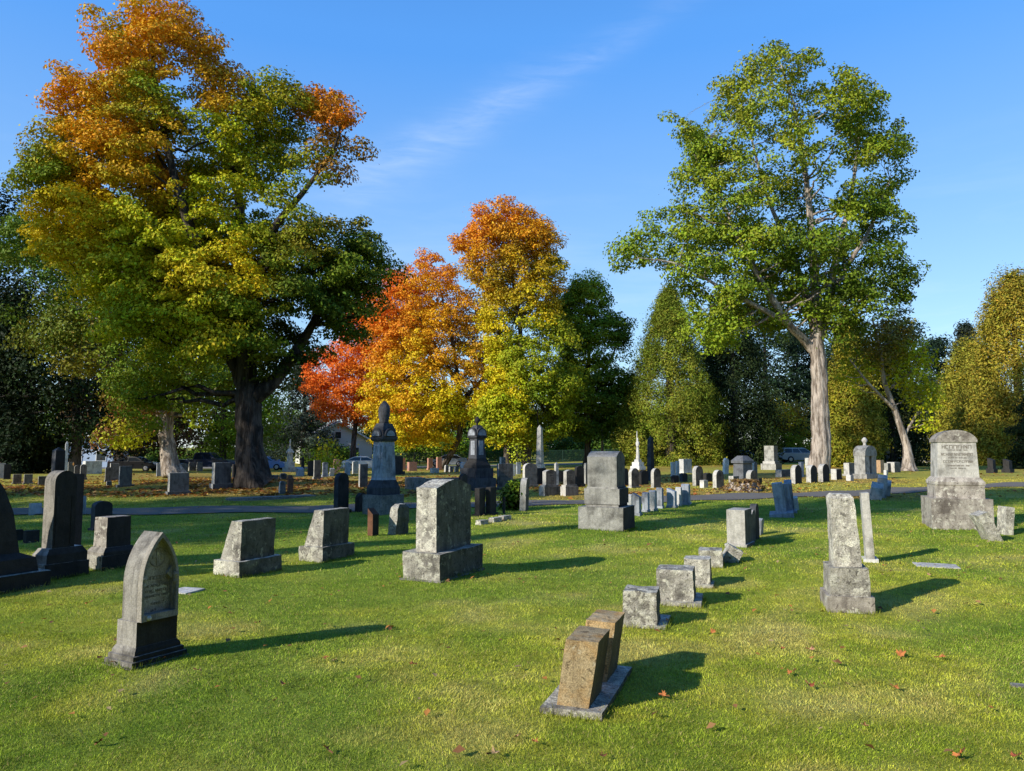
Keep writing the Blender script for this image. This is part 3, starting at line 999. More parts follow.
def rough_marker(px, py, wpx, hpx, label, slab=None, yaw=-17, ratio=.95, lean=(0, 0), mat='mottled'):
    r, w, t, h = root_at('small_marker', px, py, wpx, hpx, yaw, ratio, label, 'gravestone', lean)
    z = 0
    if slab:
        steps(r, 'mottled', [(0, h * slab[0], t, w)], .012)
        z = h * slab[0]; off = slab[2] if len(slab) > 2 else 0
        w2, t2 = w * slab[1], t * slab[1] * 1.08
    else: w2, t2, off = w, t, 0
    bm = bmesh.new(); add_box(bm, -t2 / 2, t2 / 2, -w2 / 2, w2 / 2, z - .03, h, .97, .97); bevel(bm, .016, 2); roughen(bm, .011, 11, .03, px)
    for v in bm.verts: v.co.y += off * w
    shade_face(mk('stone', bm, MAT[mat], r), 'lichenface')


def flush_marker(px, py, wpx, dpx, label, mat='pale', yaw=NEAR, lift=.012):
    g, _ = ground(px, py); s = m_per_px(g)
    w = wpx * s; d = dpx * s * g[1] / 1.6
    bm = bmesh.new(); add_box(bm, -w / 2, w / 2, -d / 2, d / 2, -.05, lift); bevel(bm, .006, 2); roughen(bm, .003, 9, .06, px)
    o = mk('flush_marker', bm, MAT[mat], None, g); o.rotation_euler = (0, 0, R(yaw))
    tag(o, label, 'grave marker'); FOOT.append((g[0], g[1], min(w, d) * .52)); FOOT.append((g[0] + .25 * w * math.cos(R(yaw)), g[1] + .25 * w * math.sin(R(yaw)), min(w, d) * .5)); FOOT.append((g[0] - .25 * w * math.cos(R(yaw)), g[1] - .25 * w * math.sin(R(yaw)), min(w, d) * .5))


def slant_stone(px, py, wpx, hpx, label):
    r, w, t, h = root_at('slant_gravestone', px, py, wpx, hpx, -27, .62, label)
    bh = h * .30
    steps(r, 'mottled', [(0, bh, t, w)], .012, .014, 'lichenface')
    tt = t * .84; tw = w * .80
    bm = bmesh.new(); add_prism(bm, [(-tt * .5, bh - .004), (tt * .42, bh - .004), (tt * .46, h), (-tt * .02, h)], -tw / 2, tw / 2, 'Y')
    bevel(bm, .008, 2); roughen(bm, .007, 9, .06, px); shade_face(mk('tablet', bm, MAT['mottled'], r), 'lichenface')


def right_monument():
    r, w, t, h = root_at('family_monument', 957, 530, 62, 97, -18, 1.12, 'large three-tier pale family monument with carved lettering and low arched cap')
    # here local -Y is the lettered front, x the width across
    m = 'worn'
    steps(r, m, [(0, h * .31, t, w)], .004, .02)
    bm = bmesh.new(); k = h
    add_sections(bm, [(h * .31, t * .40, w * .40), (h * .44, t * .40, w * .40), (h * .445, t * .415, w * .415), (h * .475, t * .415, w * .415), (h * .52, t * .35, w * .35)])
    bevel(bm, .012, 2); mk('base', bm, MAT['worn'], r)
    dt, dw = t * .655, w * .64
    bm = bmesh.new(); add_sections(bm, [(h * .515, dt * .52, dw * .52), (h * .88, dt * .48, dw * .48)]); bevel(bm, .012, 2); mk('tablet', bm, MAT['pale'], r)
    n = 12; a = dt * .515
    prof = [(-a, h * .875), (a, h * .875), (a, h * .905)] + [(a * math.cos(math.pi * k_ / n) * .97, h * .905 + h * .095 * math.sin(math.pi * k_ / n) ** 1.3) for k_ in range(1, n)] + [(-a, h * .905)]
    bm = bmesh.new(); add_prism(bm, prof, -dw * .51, dw * .51, 'Y'); bevel(bm, .01, 2); mk('cap', bm, MAT['worn'], r)
    bm = glyph_lines([(h * .828, .74, h * .036, .19), (h * .795, .5, h * .014, .2), (h * .752, .80, h * .027, .19), (h * .718, .45, h * .014, .2), (h * .68, .78, h * .022, .2), (h * .638, .6, h * .014, .2), (h * .612, .4, h * .012, .2)], dt, 0, 0, .03, seed=9)
    bmesh.ops.rotate(bm, verts=bm.verts[:], cent=(0, 0, 0), matrix=Matrix.Rotation(R(-90), 3, 'Z'))
    for v in bm.verts:
        f = (v.co.z / h - .515) / (.88 - .515)
        v.co.y -= dw * (.52 - .04 * f) + .0015
    mk('lettering', bm, MAT['inscription'], r)


def three_tier():
    r, w, t, h = root_at('tiered_monument', 607, 531, 56, 78, -24, 1.05, 'grey three-tier monument with a shallow curved top, beside the row of small white stones')
    steps(r, 'granite', [(0, h * .30, t, w), (h * .30, h * .335, t * .74, w * .74), (h * .335, h * .53, t * .79, w * .79), (h * .53, h * .55, t * .7, w * .7)], .003, .014, 'dark')
    dt, dw = t * .66, w * .70
    bm = bmesh.new(); a = dw / 2; n = 10
    z0 = h * .548
    add_prism(bm, [(-a, z0), (a, z0), (a, h * .93)] + [(a - 2 * a * k / n, h * .93 + h * .07 * math.sin(math.pi * k / n)) for k in range(1, n)] + [(-a, h * .93)], -dt / 2, dt / 2)
    bevel(bm, .012, 2); shade_face(mk('tablet', bm, MAT['granite'], r), 'greyface')


def center_stone():
    r, w, t, h = root_at('serpentine_gravestone', 444, 581, 80, 95, -26, .50, 'large rough-sided grey granite gravestone with curved top, centre of the lawn')
    bh = h * .285
    steps(r, 'mottled', [(0, bh, t, w)], .014, .014, 'lichenface')
    tw, tt = w * .80, t * .54
    bm = bmesh.new(); a = tw / 2; n = 14
    add_prism(bm, [(-a, bh - .01), (a, bh - .01), (a, h * .93)] + [(a - 2 * a * k / n, h * .93 + h * .075 * math.sin(math.pi * k / n) ** 1.4) for k in range(1, n)] + [(-a, h * .93)], -tt / 2, tt / 2)
    bevel(bm, .006, 2); roughen(bm, .008, 8, .05, 5); shade_face(mk('tablet', bm, MAT['mottled'], r), 'lichenface')
    steps(r, 'concrete', [(0, .03, t * 1.08, w * 1.05)], .004)


def lichen_shaft():
    r, w, t, h = root_at('lichen_gravestone', 847, 613, 50, 115, -14, .9, 'tall lichen-covered square shaft on two rough blocks, right of centre')
    steps(r, 'worn', [(0, h * .15, t, w)], .006, .012)
    steps(r, 'mottled', [(h * .148, h * .385, t * .86, w * .88, .97)], .010, .02)
    bm = bmesh.new(); add_sections(bm, [(h * .383, t * .30, w * .31), (h * .85, t * .265, w * .275), (h * .97, t * .255, w * .265), (h, t * .19, w * .20)]); bevel(bm, .012, 2); roughen(bm, .010, 8, .04, 21)
    for v in bm.verts: v.co.x -= (v.co.z - h * .38) * .04
    mk('shaft', bm, MAT['mottled'], r)


def thin_slab():
    r, w, t, h = root_at('slab_gravestone', 870, 562, 15, 65, -20, .9, 'thin upright white marble slab on a small base, behind the lichen-covered shaft', lean=(0, -2.5))
    steps(r, 'white', [(0, h * .07, t, w * 1.6), ], .003)
    bm = tablet_bm('flat', t * .55, w * 1.35, h, .92, .008, 0, h * .066)
    mk('tablet', bm, MAT['pale'], r)


def left_round():
    r, w, t, h = root_at('arched_monument', 59, 580, 51, 107, -28, .58, 'tall soot-darkened round-topped gravestone on stepped base near the left edge')
    steps(r, 'mottled', [(0, h * .155, t * 1.0, w)], .006, face='dark')
    bm = bmesh.new(); add_sections(bm, [(h * .155, t * .47, w * .46), (h * .235, t * .47, w * .46), (h * .27, t * .40, w * .40), (h * .29, t * .36, w * .38)]); bevel(bm, .02, 3); shade_face(mk('base', bm, MAT['pale'], r), 'dark', lim=.3)
    bm = tablet_bm('round', t * .68, w * .50, h - h * .29, 1, .018, 0, h * .288)
    for v in bm.verts: v.co.y -= w * .06
    shade_face(mk('tablet', bm, MAT['sooty'], r), 'dark')
    # raised rib framing the face
    for k, (s, hh) in enumerate(((-1, .62), (1, .62))):
        bm = bmesh.new(); add_box(bm, t * .335, t * .36, s * w * .17 - w * .09, s * w * .17 - w * .03, h * .32, h * .32 + h * hh * .72); bevel(bm, .006); mk('pilaster', bm, MAT['dark'], r)


def behind_round():
    grave(72, 566, 15, 92, 'flat', 'dark', 'tall square-shouldered dark stone close behind the tall round-topped gravestone', -28, .6, ((.1, 1.1),), inner=.95)


def left_edge():
    r, w, t, h = root_at('bottle_monument', -32, 602, 136, 128, -28, .7, 'dark monument with sloping shoulders cut off by the left edge of the picture')
    steps(r, 'lichen', [(0, h * .15, t, w)], .008, face='dark')
    bm = bmesh.new(); add_sections(bm, [(h * .15, t * .42, w * .42), (h * .26, t * .40, w * .40), (h * .30, t * .28, w * .30), (h * .62, t * .23, w * .25), (h * .80, t * .17, w * .19), (h * .92, t * .11, w * .12), (h, t * .05, w * .06)]); bevel(bm, .015, 3)
    shade_face(mk('shaft', bm, MAT['sooty'], r), 'dark', lim=.3)


def block_stone():
    r, w, t, h = root_at('block_gravestone', 111, 570, 48, 53, -28, .78, 'low square soot-stained block on moulded base, right of the tall round-topped gravestone')
    steps(r, 'mottled', [(0, h * .28, t * .96, w)], .008, face='dark')
    bm = bmesh.new(); add_sections(bm, [(h * .28, t * .47, w * .47), (h * .34, t * .47, w * .47), (h * .42, t * .37, w * .37)]); bevel(bm, .01, 2); shade_face(mk('base', bm, MAT['sooty'], r), 'dark', lim=.3)
    bm = bmesh.new(); add_sections(bm, [(h * .418, t * .345, w * .345), (h * .97, t * .33, w * .33)]); bevel(bm, .014, 2); roughen(bm, .006, 7, .07, 8); shade_face(mk('tablet', bm, MAT['worn'], r), 'dark')


def draped_monument():
    r, w, t, h = root_at('draped_urn_monument', 383, 515, 41, 113, -40, 1.0, 'tall blue-grey marble monument with round gables and a dark shrouded urn on top')
    u = w / 2
    steps(r, 'concrete', [(0, h * .17, t, w)], .01)
    bm = bmesh.new(); add_sections(bm, [(h * .17, u * .80), (h * .235, u * .80), (h * .27, u * .70), (h * .30, u * .62)]); bevel(bm, .012, 2); mk('base', bm, MAT['sootblue'], r)
    bm = bmesh.new(); add_sections(bm, [(h * .298, u * .62), (h * .32, u * .58), (h * .64, u * .50)]); bevel(bm, .012, 2); sh = mk('shaft', bm, MAT['bluegrey'], r)
    for k in range(4):
        bm = bmesh.new(); x = u * .53
        add_prism(bm, [(-u * .30, h * .36), (u * .30, h * .36), (u * .27, h * .60), (-u * .27, h * .60)], u * .515, x + .018)
        bmesh.ops.rotate(bm, verts=bm.verts[:], cent=(0, 0, 0), matrix=Matrix.Rotation(R(90 * k), 3, 'Z'))
        mk('panel', bm, MAT['bluegrey'], sh)
    bm = bmesh.new(); add_sections(bm, [(h * .638, u * .56), (h * .66, u * .66), (h * .68, u * .66), (h * .685, u * .60), (h * .74, u * .56), (h * .80, u * .38)]); bevel(bm, .01, 2)
    cap = mk('cap', bm, MAT['sootblue'], r)
    n = 10
    for k in range(4):
        for nm, rr, x1, mt in (('gable', u * .50, u * .72, 'sootblue'), ('gable_panel', u * .36, u * .735, 'bluegrey')):
            bm = bmesh.new(); z = h * .687
            add_prism(bm, [(rr * math.cos(math.pi * j / n), z + rr * 1.05 * math.sin(math.pi * j / n)) for j in range(n + 1)], u * .3, x1)
            bmesh.ops.rotate(bm, verts=bm.verts[:], cent=(0, 0, 0), matrix=Matrix.Rotation(R(90 * k), 3, 'Z'))
            mk(nm, bm, MAT[mt], cap)
    bm = bmesh.new(); add_sections(bm, [(h * .79, u * .36), (h * .82, u * .30), (h * .86, u * .37), (h * .93, u * .40), (h * .97, u * .28), (h * .995, u * .12), (h * 1.0, u * .05)], 14)
    for v in bm.verts:
        a = math.atan2(v.co.y, v.co.x); f = 1 + .10 * math.sin(5 * a + v.co.z * 3); v.co.x *= f; v.co.y *= f
    mk('shrouded_urn', bm, MAT['sootblue'], r, None, True)


def second_monument():
    r, w, t, h = root_at('gabled_monument', 477, 491, 38, 74, -46, 1.0, 'dark stepped monument with pale arched gable panel and small urn finial')
    u = w / 2
    steps(r, 'sootblue', [(0, h * .17, t, w), (h * .17, h * .30, t * .86, w * .86)], .006)
    bm = bmesh.new(); add_sections(bm, [(h * .30, u * .72), (h * .34, u * .70), (h * .40, u * .52), (h * .43, u * .46)]); bevel(bm, .01); mk('base', bm, MAT['dark'], r)
    bm = bmesh.new(); add_sections(bm, [(h * .428, u * .46), (h * .70, u * .38)]); bevel(bm, .01); sh = mk('shaft', bm, MAT['sootblue'], r)
    for k in range(4):
        bm = bmesh.new(); add_prism(bm, [(-u * .24, h * .46), (u * .24, h * .46), (u * .21, h * .67), (-u * .21, h * .67)], u * .36, u * .445)
        bmesh.ops.rotate(bm, verts=bm.verts[:], cent=(0, 0, 0), matrix=Matrix.Rotation(R(90 * k), 3, 'Z')); mk('panel', bm, MAT['bluegrey'], sh)
    bm = bmesh.new(); add_sections(bm, [(h * .698, u * .42), (h * .715, u * .52), (h * .735, u * .52), (h * .74, u * .44), (h * .84, u * .34), (h * .88, u * .2)]); cap = mk('cap', bm, MAT['sootblue'], r)
    n = 10
    for k in range(4):
        for nm, rr, x1, mt in (('gable', u * .46, u * .55, 'sootblue'), ('gable_panel', u * .36, u * .565, 'bluegrey')):
            bm = bmesh.new(); z = h * .74
            add_prism(bm, [(rr, z)] + [(rr * math.cos(math.pi * j / n), z + .05 + rr * 1.0 * math.sin(math.pi * j / n)) for j in range(n + 1)] + [(-rr, z)], u * .25, x1)
            bmesh.ops.rotate(bm, verts=bm.verts[:], cent=(0, 0, 0), matrix=Matrix.Rotation(R(90 * k), 3, 'Z')); mk(nm, bm, MAT[mt], cap)
    bm = bmesh.new(); add_sections(bm, [(h * .875, u * .10), (h * .90, u * .07), (h * .92, u * .16), (h * .955, u * .24), (h * .97, u * .14), (h * .99, u * .10), (h, u * .04)], 12); mk('finial', bm, MAT['dark'], r, None, True)


def arch_memorial():
    r, w, t, h = root_at('pierced_arch_memorial', 866, 479, 23, 41, -50, .5, 'grey round-arched memorial with a narrow pierced opening and finial, right of the pale tall trunk')
    steps(r, 'granite', [(0, h * .12, t * 1.05, w)], .002)
    zt = h * .55
    for s in (-1, 1):
        bm = bmesh.new(); add_box(bm, -t * .4, t * .4, s * w * .28 - w * .19, s * w * .28 + w * .19, h * .118, zt); bevel(bm, .01); mk('pier', bm, MAT['granite'], r)
    n = 12; a = w * .48
    bm = bmesh.new(); add_prism(bm, [(-a, zt - .002), (a, zt - .002)] + [(a * math.cos(math.pi * k / n), zt + (h * .80 - zt) * (.25 + .75 * math.sin(math.pi * k / n))) for k in range(n + 1)], -t * .45, t * .45); bevel(bm, .012); mk('arch', bm, MAT['granite'], r)
    bm = bmesh.new(); add_sections(bm, [(h * .79, w * .09), (h * .84, w * .05), (h * .87, w * .06), (h * .92, w * .11), (h * .96, w * .09), (h, w * .03)], 10); mk('finial', bm, MAT['pale'], r, None, True)


def statue_monument(px, py, wpx, hpx, label, mat, roof):
    r, w, t, h = root_at('statue_monument', px, py, wpx, hpx, -45, 1.0, label, 'monument')
    u = w / 2
    if roof:
        steps(r, mat, [(0, h * .14, t, w), (h * .14, h * .30, t * .7, w * .7)], .003)
        bm = bmesh.new(); add_sections(bm, [(h * .298, u * .40), (h * .58, u * .36)]); mk('shaft', bm, MAT[mat], r)
        bm = bmesh.new(); add_sections(bm, [(h * .578, u * .55), (h * .61, u * .55), (h * .70, u * .28)]); mk('cap', bm, MAT[mat], r)
        z0, fh, fr = .698, .30, .22
    else:
        steps(r, mat, [(0, h * .10, t, w), (h * .10, h * .20, t * .78, w * .78), (h * .20, h * .27, t * .52, w * .52, .85)], .003)
        z0, fh, fr = .268, .56, .40
    bm = bmesh.new()
    add_sections(bm, [(h * (z0 + fh * q), u * fr * k, u * fr * k * .8) for q, k in ((0, 1.0), (.1, .9), (.4, .72), (.58, .62), (.70, .95), (.80, .85), (.84, .34), (.87, .36), (.93, .44), (.97, .36), (1.0, .12))], 12)
    f = mk('figure', bm, MAT[mat], r, None, True)
    if not roof:
        bm = bmesh.new(); add_sections(bm, [(h * .66, u * .16), (h * .78, u * .12), (h * .93, u * .09), (h, u * .04)], 8)
        for v in bm.verts: v.co.x += -u * .12 + 0 * v.co.z
        mk('raised_arm', bm, MAT[mat], f, None, True)


def low_wall(px0, px1, py, hpx, label, mat='concrete', th=.35, cat='wall', name='low_wall', cap=None, post=0):
    a, _ = ground(px0, py); b, _ = ground(px1, py if not isinstance(py, tuple) else py[1])
    L = math.hypot(b[0] - a[0], b[1] - a[1]); s = m_per_px(a); h = hpx * s
    root = empty(name, a, math.atan2(b[1] - a[1], b[0] - a[0]), label, cat); root['kind'] = 'thing'
    bm = bmesh.new(); add_box(bm, 0, L, -th / 2, th / 2, -.1, h); bevel(bm, .02); mk('wall_block', bm, MAT[mat], root)
    if cap:
        bm = bmesh.new(); add_box(bm, -.05, L + .05, -th / 2 - .05, th / 2 + .05, h - .002, h + .08); bevel(bm, .015); mk('coping', bm, MAT[cap], root)
    if post:
        bm = bmesh.new(); add_box(bm, -.25, .25, -th / 2 - .1, th / 2 + .1, -.1, h * 1.15); bevel(bm, .02); mk('end_post', bm, MAT[mat], root)
    return root
# ------------------------------------------------------------------ the other stones
B1 = ((.16, 1.0),); B2 = ((.14, 1.0), (.10, .86)); B3 = ((.28, 1.0),)
T3 = rows((.70, .7, .09), (.52, .8, .07), (.38, .6, .07))


def all_stones():
    gothic_stone(); twin_stones(); right_monument(); three_tier(); center_stone(); lichen_shaft(); thin_slab()
    left_round(); behind_round(); left_edge(); block_stone(); draped_monument(); second_monument(); arch_memorial()
    slant_stone(248, 577, 64, 54, 'rough-ended slant gravestone behind the pointed-arch stone, nearer of the two slanted ones')
    slant_stone(327, 562, 54, 50, 'rough-ended slant gravestone just left of the large centre stone')
    rough_marker(643, 628, 56, 36, 'small rough cube of lichened stone on a broken slab, right behind the tan pair', (.13, .62, -.14))
    rough_marker(677, 606, 53, 36, 'largest rough block of the short row, sitting on a smooth slab', (.18, .68, -.08))
    rough_marker(698, 588, 32, 29, 'third rough block in the short row leading back from the tan pair', (.16, .78))
    rough_marker(711, 568, 24, 18, 'low flat-topped rough block, fourth in the short row')
    rough_marker(728, 563, 17, 17, 'tilted rough wedge at the far end of the short row of rough blocks', None, -10, .8, (0, 26))
    g1 = grave(740, 547, 29, 37, 'flat', 'worn', 'white weathered slab on a base, front of the tight cluster right of the short row', -30, .60, ((.10, 1.0),), inner=.86)
    grave(749, 543, 13, 33, 'round', 'pale', 'grey rounded slab hidden second in the tight cluster', -30, .4, lean=(0, 2))
    grave(755, 540, 9, 36, 'round', 'sootblue', 'dark narrow slab, third and tallest in the tight cluster', -30, .4)
    grave(759, 535, 8, 17, 'seg', 'bluegrey', 'small blue-grey stone at the back of the tight cluster', -30, .5, lean=(0, 5))
    # broken pieces by the large right monument
    r = grave(993, 541, 18, 30, 'flat', 'lichen', 'pale broken slab leaning against the large right monument', -10, .5, (), (0, -24), rough=.012)
    grave(1005, 535, 14, 28, 'flat', 'mottled', 'small square lichened stone at right of the leaning broken slab', -8, .4, (), (0, 5), rough=.008)
    flush_marker(936, 566, 38, 4.5, 'flat pale marker flush with the grass in front of the large right monument', 'pale', -20)
    flush_marker(185, 591, 26, 5, 'flat white marker flush with the grass behind the pointed-arch stone', 'white', -20)
    flush_marker(1024, 687, 22, 3, 'flat grey marker flush with the grass at the right edge', 'concrete', -20)
    flush_marker(272, 499, 16, 6, 'low flat grey block lying by the lane below the great dark trunk', 'concrete', FAR, .08)
    for k, (px, py, lab) in enumerate(((482, 525, 'nearest low stone of the kerb-like line behind the large centre stone'), (495, 522.5, 'middle low stone of the kerb-like line behind the large centre stone'), (505, 520.5, 'farthest low stone of the kerb-like line behind the large centre stone'))):
        grave(px, py, 13, 5, 'flat', 'mottled', lab, -35, .5, name='low_stone', cat='grave marker', rough=.01)
    # the leaning cluster and the small row on the near side of the lane
    grave(782, 517, 17, 33, 'flat', 'bluegrey', 'leaning blue-white slab on a base, front of the leaning cluster before the lane', -20, .45, ((.12, 1.15),), (0, -7), inner=.75)
    grave(789, 514, 9, 30, 'flat', 'bluegrey', 'second slab of the leaning cluster, tilted like the front one', -20, .5, (), (0, -8))
    grave(791, 513, 10, 33, 'lowround', 'bluegrey', 'tallest round-topped slab in the leaning cluster before the lane', -20, .5, ((.08, 1.1),), (0, -4))
    grave(795, 510, 8, 14, 'seg', 'pale', 'small low stone at the back of the leaning cluster', -20, .6, (), (0, -6))
    grave(875, 500, 11, 18, 'peak', 'pale', 'pale tilted front slab of the trio by the end of the lane', -25, .5, (), (0, 10))
    grave(881, 498, 9, 23, 'seg', 'worn', 'tallest middle slab of the trio by the end of the lane', -25, .4, (), (0, 6))
    grave(886, 496, 7, 16, 'round', 'pale', 'rear tilted slab of the trio by the end of the lane', -25, .4, (), (0, 8))
    for k, (px, py, w, h, lab) in enumerate((
            (630, 514, 8, 20, 'first small white stone, half hidden by the three-tier monument'), (637, 516, 11, 23, 'slant-topped small white stone nearest the camera in the white row'),
            (646, 512, 9, 20, 'third small white stone in the white row'), (653, 511, 10, 21, 'fourth small white stone in the white row'),
            (660, 508.5, 9, 21, 'fifth small white stone, last before the gap in the white row'), (672, 508, 12, 20, 'first small white stone after the gap in the white row'),
            (679, 506, 8, 19, 'small white stone squeezed between two others past the gap'), (686, 505, 11, 21, 'last and tallest small white stone in the white row'))):
        grave(px, py, w, h, 'slanttop' if k in (1, 5) else 'seg', 'bluegrey' if k % 3 else 'white', lab, -24, .75, ((.14, 1.0),), group='row of small white gravestones', inner=.82)
    # shaded stones on the near side of the lane, left
    grave(341, 514, 18, 41, 'round', 'sootblue', 'tall blue-black round-topped slab behind the slant gravestones', -30, .42, ((.10, 1.1),), inner=.85)
    grave(361, 512, 12, 19, 'round', 'dark', 'small black round-topped slab at the foot of the draped monument', -30, .4)
    grave(373, 536, 11, 28, 'slanttop', 'rust', 'narrow dark brown upright with a slanted white top, before the draped monument', -30, .7)
    grave(398, 535, 20, 31, 'lens', 'lichen', 'bluish lichen-spotted tapering stone before the draped monument', -30, .5, (), (0, 4), rough=.015)
    grave(480, 516, 13, 28, 'flat', 'dark', 'dark upright tablet, left of two in front of the gabled monument', -28, .5, ((.09, 1.1),), inner=.85)
    grave(491, 515, 13, 28, 'flat', 'dark', 'dark upright tablet, right of two in front of the gabled monument', -28, .5, ((.09, 1.1),), inner=.85)
    grave(463, 498, 9, 24, 'round', 'dark', 'black round-topped slab touching the left side of the gabled monument', -30, .4)
    grave(504, 514, 3, 18, 'obelisk', 'dark', 'very thin dark post beside the green bush', -30, 1, name='marker_post', cat='post')
    grave(524, 511, 9, 33, 'round', 'brown', 'thin dark brown slab seen edge-on beside the green bush', -12, .35, (), (0, 2))
    grave(101, 531, 21, 30, 'lowround', 'sootblue', 'dark round-topped stone with bluish edge, behind the low square block', -35, .5, ((.12, 1.1),), inner=.9)
    grave(80, 515, 10, 20, 'seg', 'bluegrey', 'bluish slab showing past the tall square-shouldered stone', -35, .4)
    grave(35, 515, 11, 12, 'flat', 'bluegrey', 'small blue square slab in shade, left of the tall round-topped gravestone', -35, .4)
    grave(31, 543, 14, 13, 'flat', 'dark', 'low dark block in shade left of the tall round-topped gravestone', -35, .6)
    grave(18, 541, 8, 12, 'flat', 'dark', 'low dark stub nearly hidden beside the shouldered monument at the left edge', -35, .6)
    # beyond the lane, left
    G = grave
    G(178, 495, 24, 22, 'flat', 'granite', 'squat grey block on a dark base before the pale flaking trunk', FAR, .5, ((.16, 1.0),), inner=.82)
    G(221, 489, 22, 26, 'flat', 'pale', 'white-sided block on a base just left of the great dark trunk', FAR, .65, ((.2, 1.0),), inner=.82)
    G(237, 478, 10, 14, 'flat', 'dark', 'dark low block touching the left of the great dark trunk', FAR, .5)
    G(57, 488, 12, 41, 'obelisk', 'sootblue', 'purple-grey square pillar rising behind the tall round-topped gravestone', -35, .9, (), taper=.93)
    G(65, 482, 6, 41, 'obelisk', 'white', 'slender white obelisk with small finial behind the purple-grey pillar', FAR, 1, ((.12, 1.0), (.1, .8)), inner=.6, taper=.7)
    G(70.5, 475, 5, 13, 'flat', 'pale', 'pale small slab just right of the slender white obelisk', FAR, .4)
    G(2, 478, 5, 15, 'flat', 'white', 'white slab cut by the left edge of the picture', FAR, .35)
    G(7, 479, 6, 15, 'flat', 'dark', 'dark slab right beside the white slab at the left edge', FAR, .4)
    G(17, 484, 9, 10, 'flat', 'brown', 'small brown-faced low stone left of its paler twin, far left', FAR, .5, B1)
    G(28, 484, 9, 10, 'flat', 'pale', 'small pale low stone right of its browner twin, far left', FAR, .5, B1)
    G(42, 485, 7, 9, 'flat', 'worn', 'tiny low stone just left of the tall round-topped gravestone top', FAR, .5)
    G(76.5, 480, 6, 15, 'round', 'pale', 'small pale round-topped stone on a base, left of a pair behind the arched gravestone', FAR, .5, B1)
    G(83, 480, 7, 16, 'round', 'worn', 'small worn round-topped stone on a base, right of a pair behind the arched gravestone', FAR, .5, B1)
    G(92, 474, 17, 13, 'flat', 'white', 'long white sarcophagus-like block before the pale blue shed', -40, .45)
    G(107.5, 482, 6, 15, 'flat', 'worn', 'narrow worn slab left of the light grey die', FAR, .4, B1)
    G(114, 481, 10, 18, 'flat', 'pale', 'light grey die half hidden by the shaded grey block', FAR, .6, B1)
    G(125, 487, 15, 21, 'flat', 'granite', 'shaded grey block on a dark base, left of the pale flaking trunk', FAR, .5, ((.12, 1.1),), inner=.8)
    G(109, 486, 5, 5, 'flat', 'pale', 'tiny pale cube at the foot of the light grey die', FAR, .8)
    G(159.5, 476, 6, 13, 'flat', 'bluegrey', 'small blue-grey slab left of the pale flaking trunk', FAR, .4)
    G(183.5, 472, 8, 9, 'seg', 'pale', 'first of three small stones right of the pale flaking trunk', FAR, .5)
    G(192, 471, 7, 9, 'flat', 'pale', 'second of three small stones right of the pale flaking trunk', FAR, .5)
    G(199.5, 471, 6, 9, 'flat', 'worn', 'third of three small stones right of the pale flaking trunk', FAR, .5)
    # centre left
    G(282, 494, 7, 13, 'lens', 'worn', 'small worn rounded stub right of the great dark trunk', FAR, .7)
    G(290, 493, 6, 18, 'slanttop', 'redbrown', 'reddish-brown upright post stone right of the great dark trunk', FAR, .8)
    statue_monument(289.5, 472, 14, 33, 'small grey monument with a roofed pedestal and a standing figure on top', 'pale', True)
    G(272, 480, 12, 5, 'flat', 'concrete', 'low grey kerb stone right of the great dark trunk, nearer the trunk', FAR, .6, rough=.03)
    G(283, 480, 8, 7, 'lens', 'worn', 'rough low lump of stone below the roofed pedestal monument', FAR, .7, rough=.03)
    G(300, 476, 8, 9, 'slanttop', 'bluegrey', 'small dark-faced slant stone below the thin dark obelisk', FAR, .7)
    G(302.5, 475, 4, 19, 'obelisk', 'dark', 'thin dark obelisk right of the roofed pedestal monument', FAR, 1, taper=.7)
    G(311, 476, 7, 15, 'flat', 'dark', 'dark square block left of the pair of grey tablets before the white house', FAR, .5)
    G(317, 480, 9, 20, 'flat', 'granite', 'left grey tablet of a pair before the white house, on a rubble base', FAR, .35, B1)
    G(325, 477, 7, 15, 'seg', 'bluegrey', 'right grey tablet of a pair before the white house', FAR, .35, B1)
    G(331.5, 476, 5, 8, 'flat', 'white', 'tiny tilted white stone right of the pair of grey tablets', FAR, .4, (), (0, 12))
    G(336.5, 473, 7, 14, 'seg', 'pink', 'pinkish arched stone behind the tall blue-black slab', FAR, .4)
    G(347.5, 475, 6, 13, 'round', 'bluegrey', 'bluish white stone in front of the white car, left of two', FAR, .4)
    G(355, 474, 6, 13, 'seg', 'white', 'white stone in front of the white car, right of two', FAR, .4)
    G(363, 488, 9, 24, 'flat', 'brown', 'brown-grey upright slab left of the draped monument', FAR, .35)
    G(398, 475, 14, 19, 'flat', 'sootblue', 'dark block on a wide base right of the draped monument', FAR, .6, ((.2, 1.0),), inner=.7)
    G(403.5, 470, 4, 12, 'flat', 'pink', 'thin pink slab edge behind the dark wide-based block', FAR, .6)
    G(412, 471, 10, 9, 'flat', 'pink', 'low pale pink stone left of the pink tablets', FAR, .5)
    G(430, 470, 7, 12, 'flat', 'pink', 'left pink granite tablet before the silver car', FAR, .5, B1)
    G(439, 470, 7, 13, 'flat', 'pink', 'right pink granite tablet before the silver car', FAR, .5, B1)
    G(434.5, 473, 9, 5, 'flat', 'white', 'low white stone between the two pink tablets', FAR, .5)
    G(446.5, 472, 5, 7, 'lens', 'worn', 'small worn lump right of the pink tablets', FAR, .7)
    G(451, 472, 4.5, 5.5, 'flat', 'pale', 'left of two tiny pale square stones before the silver car', FAR, .6)
    G(456.5, 472, 4.5, 5.5, 'flat', 'pale', 'right of two tiny pale square stones before the silver car', FAR, .6)
    G(463, 474, 6, 12, 'seg', 'bluegrey', 'blue-white stone left of the gabled monument steps', FAR, .4)
    low_wall(415, 470, 489, 10, 'low grey concrete plot wall with a square end post, left of the gabled monument', 'concrete', .4, post=1)
    # centre, past the lane
    YC = -60
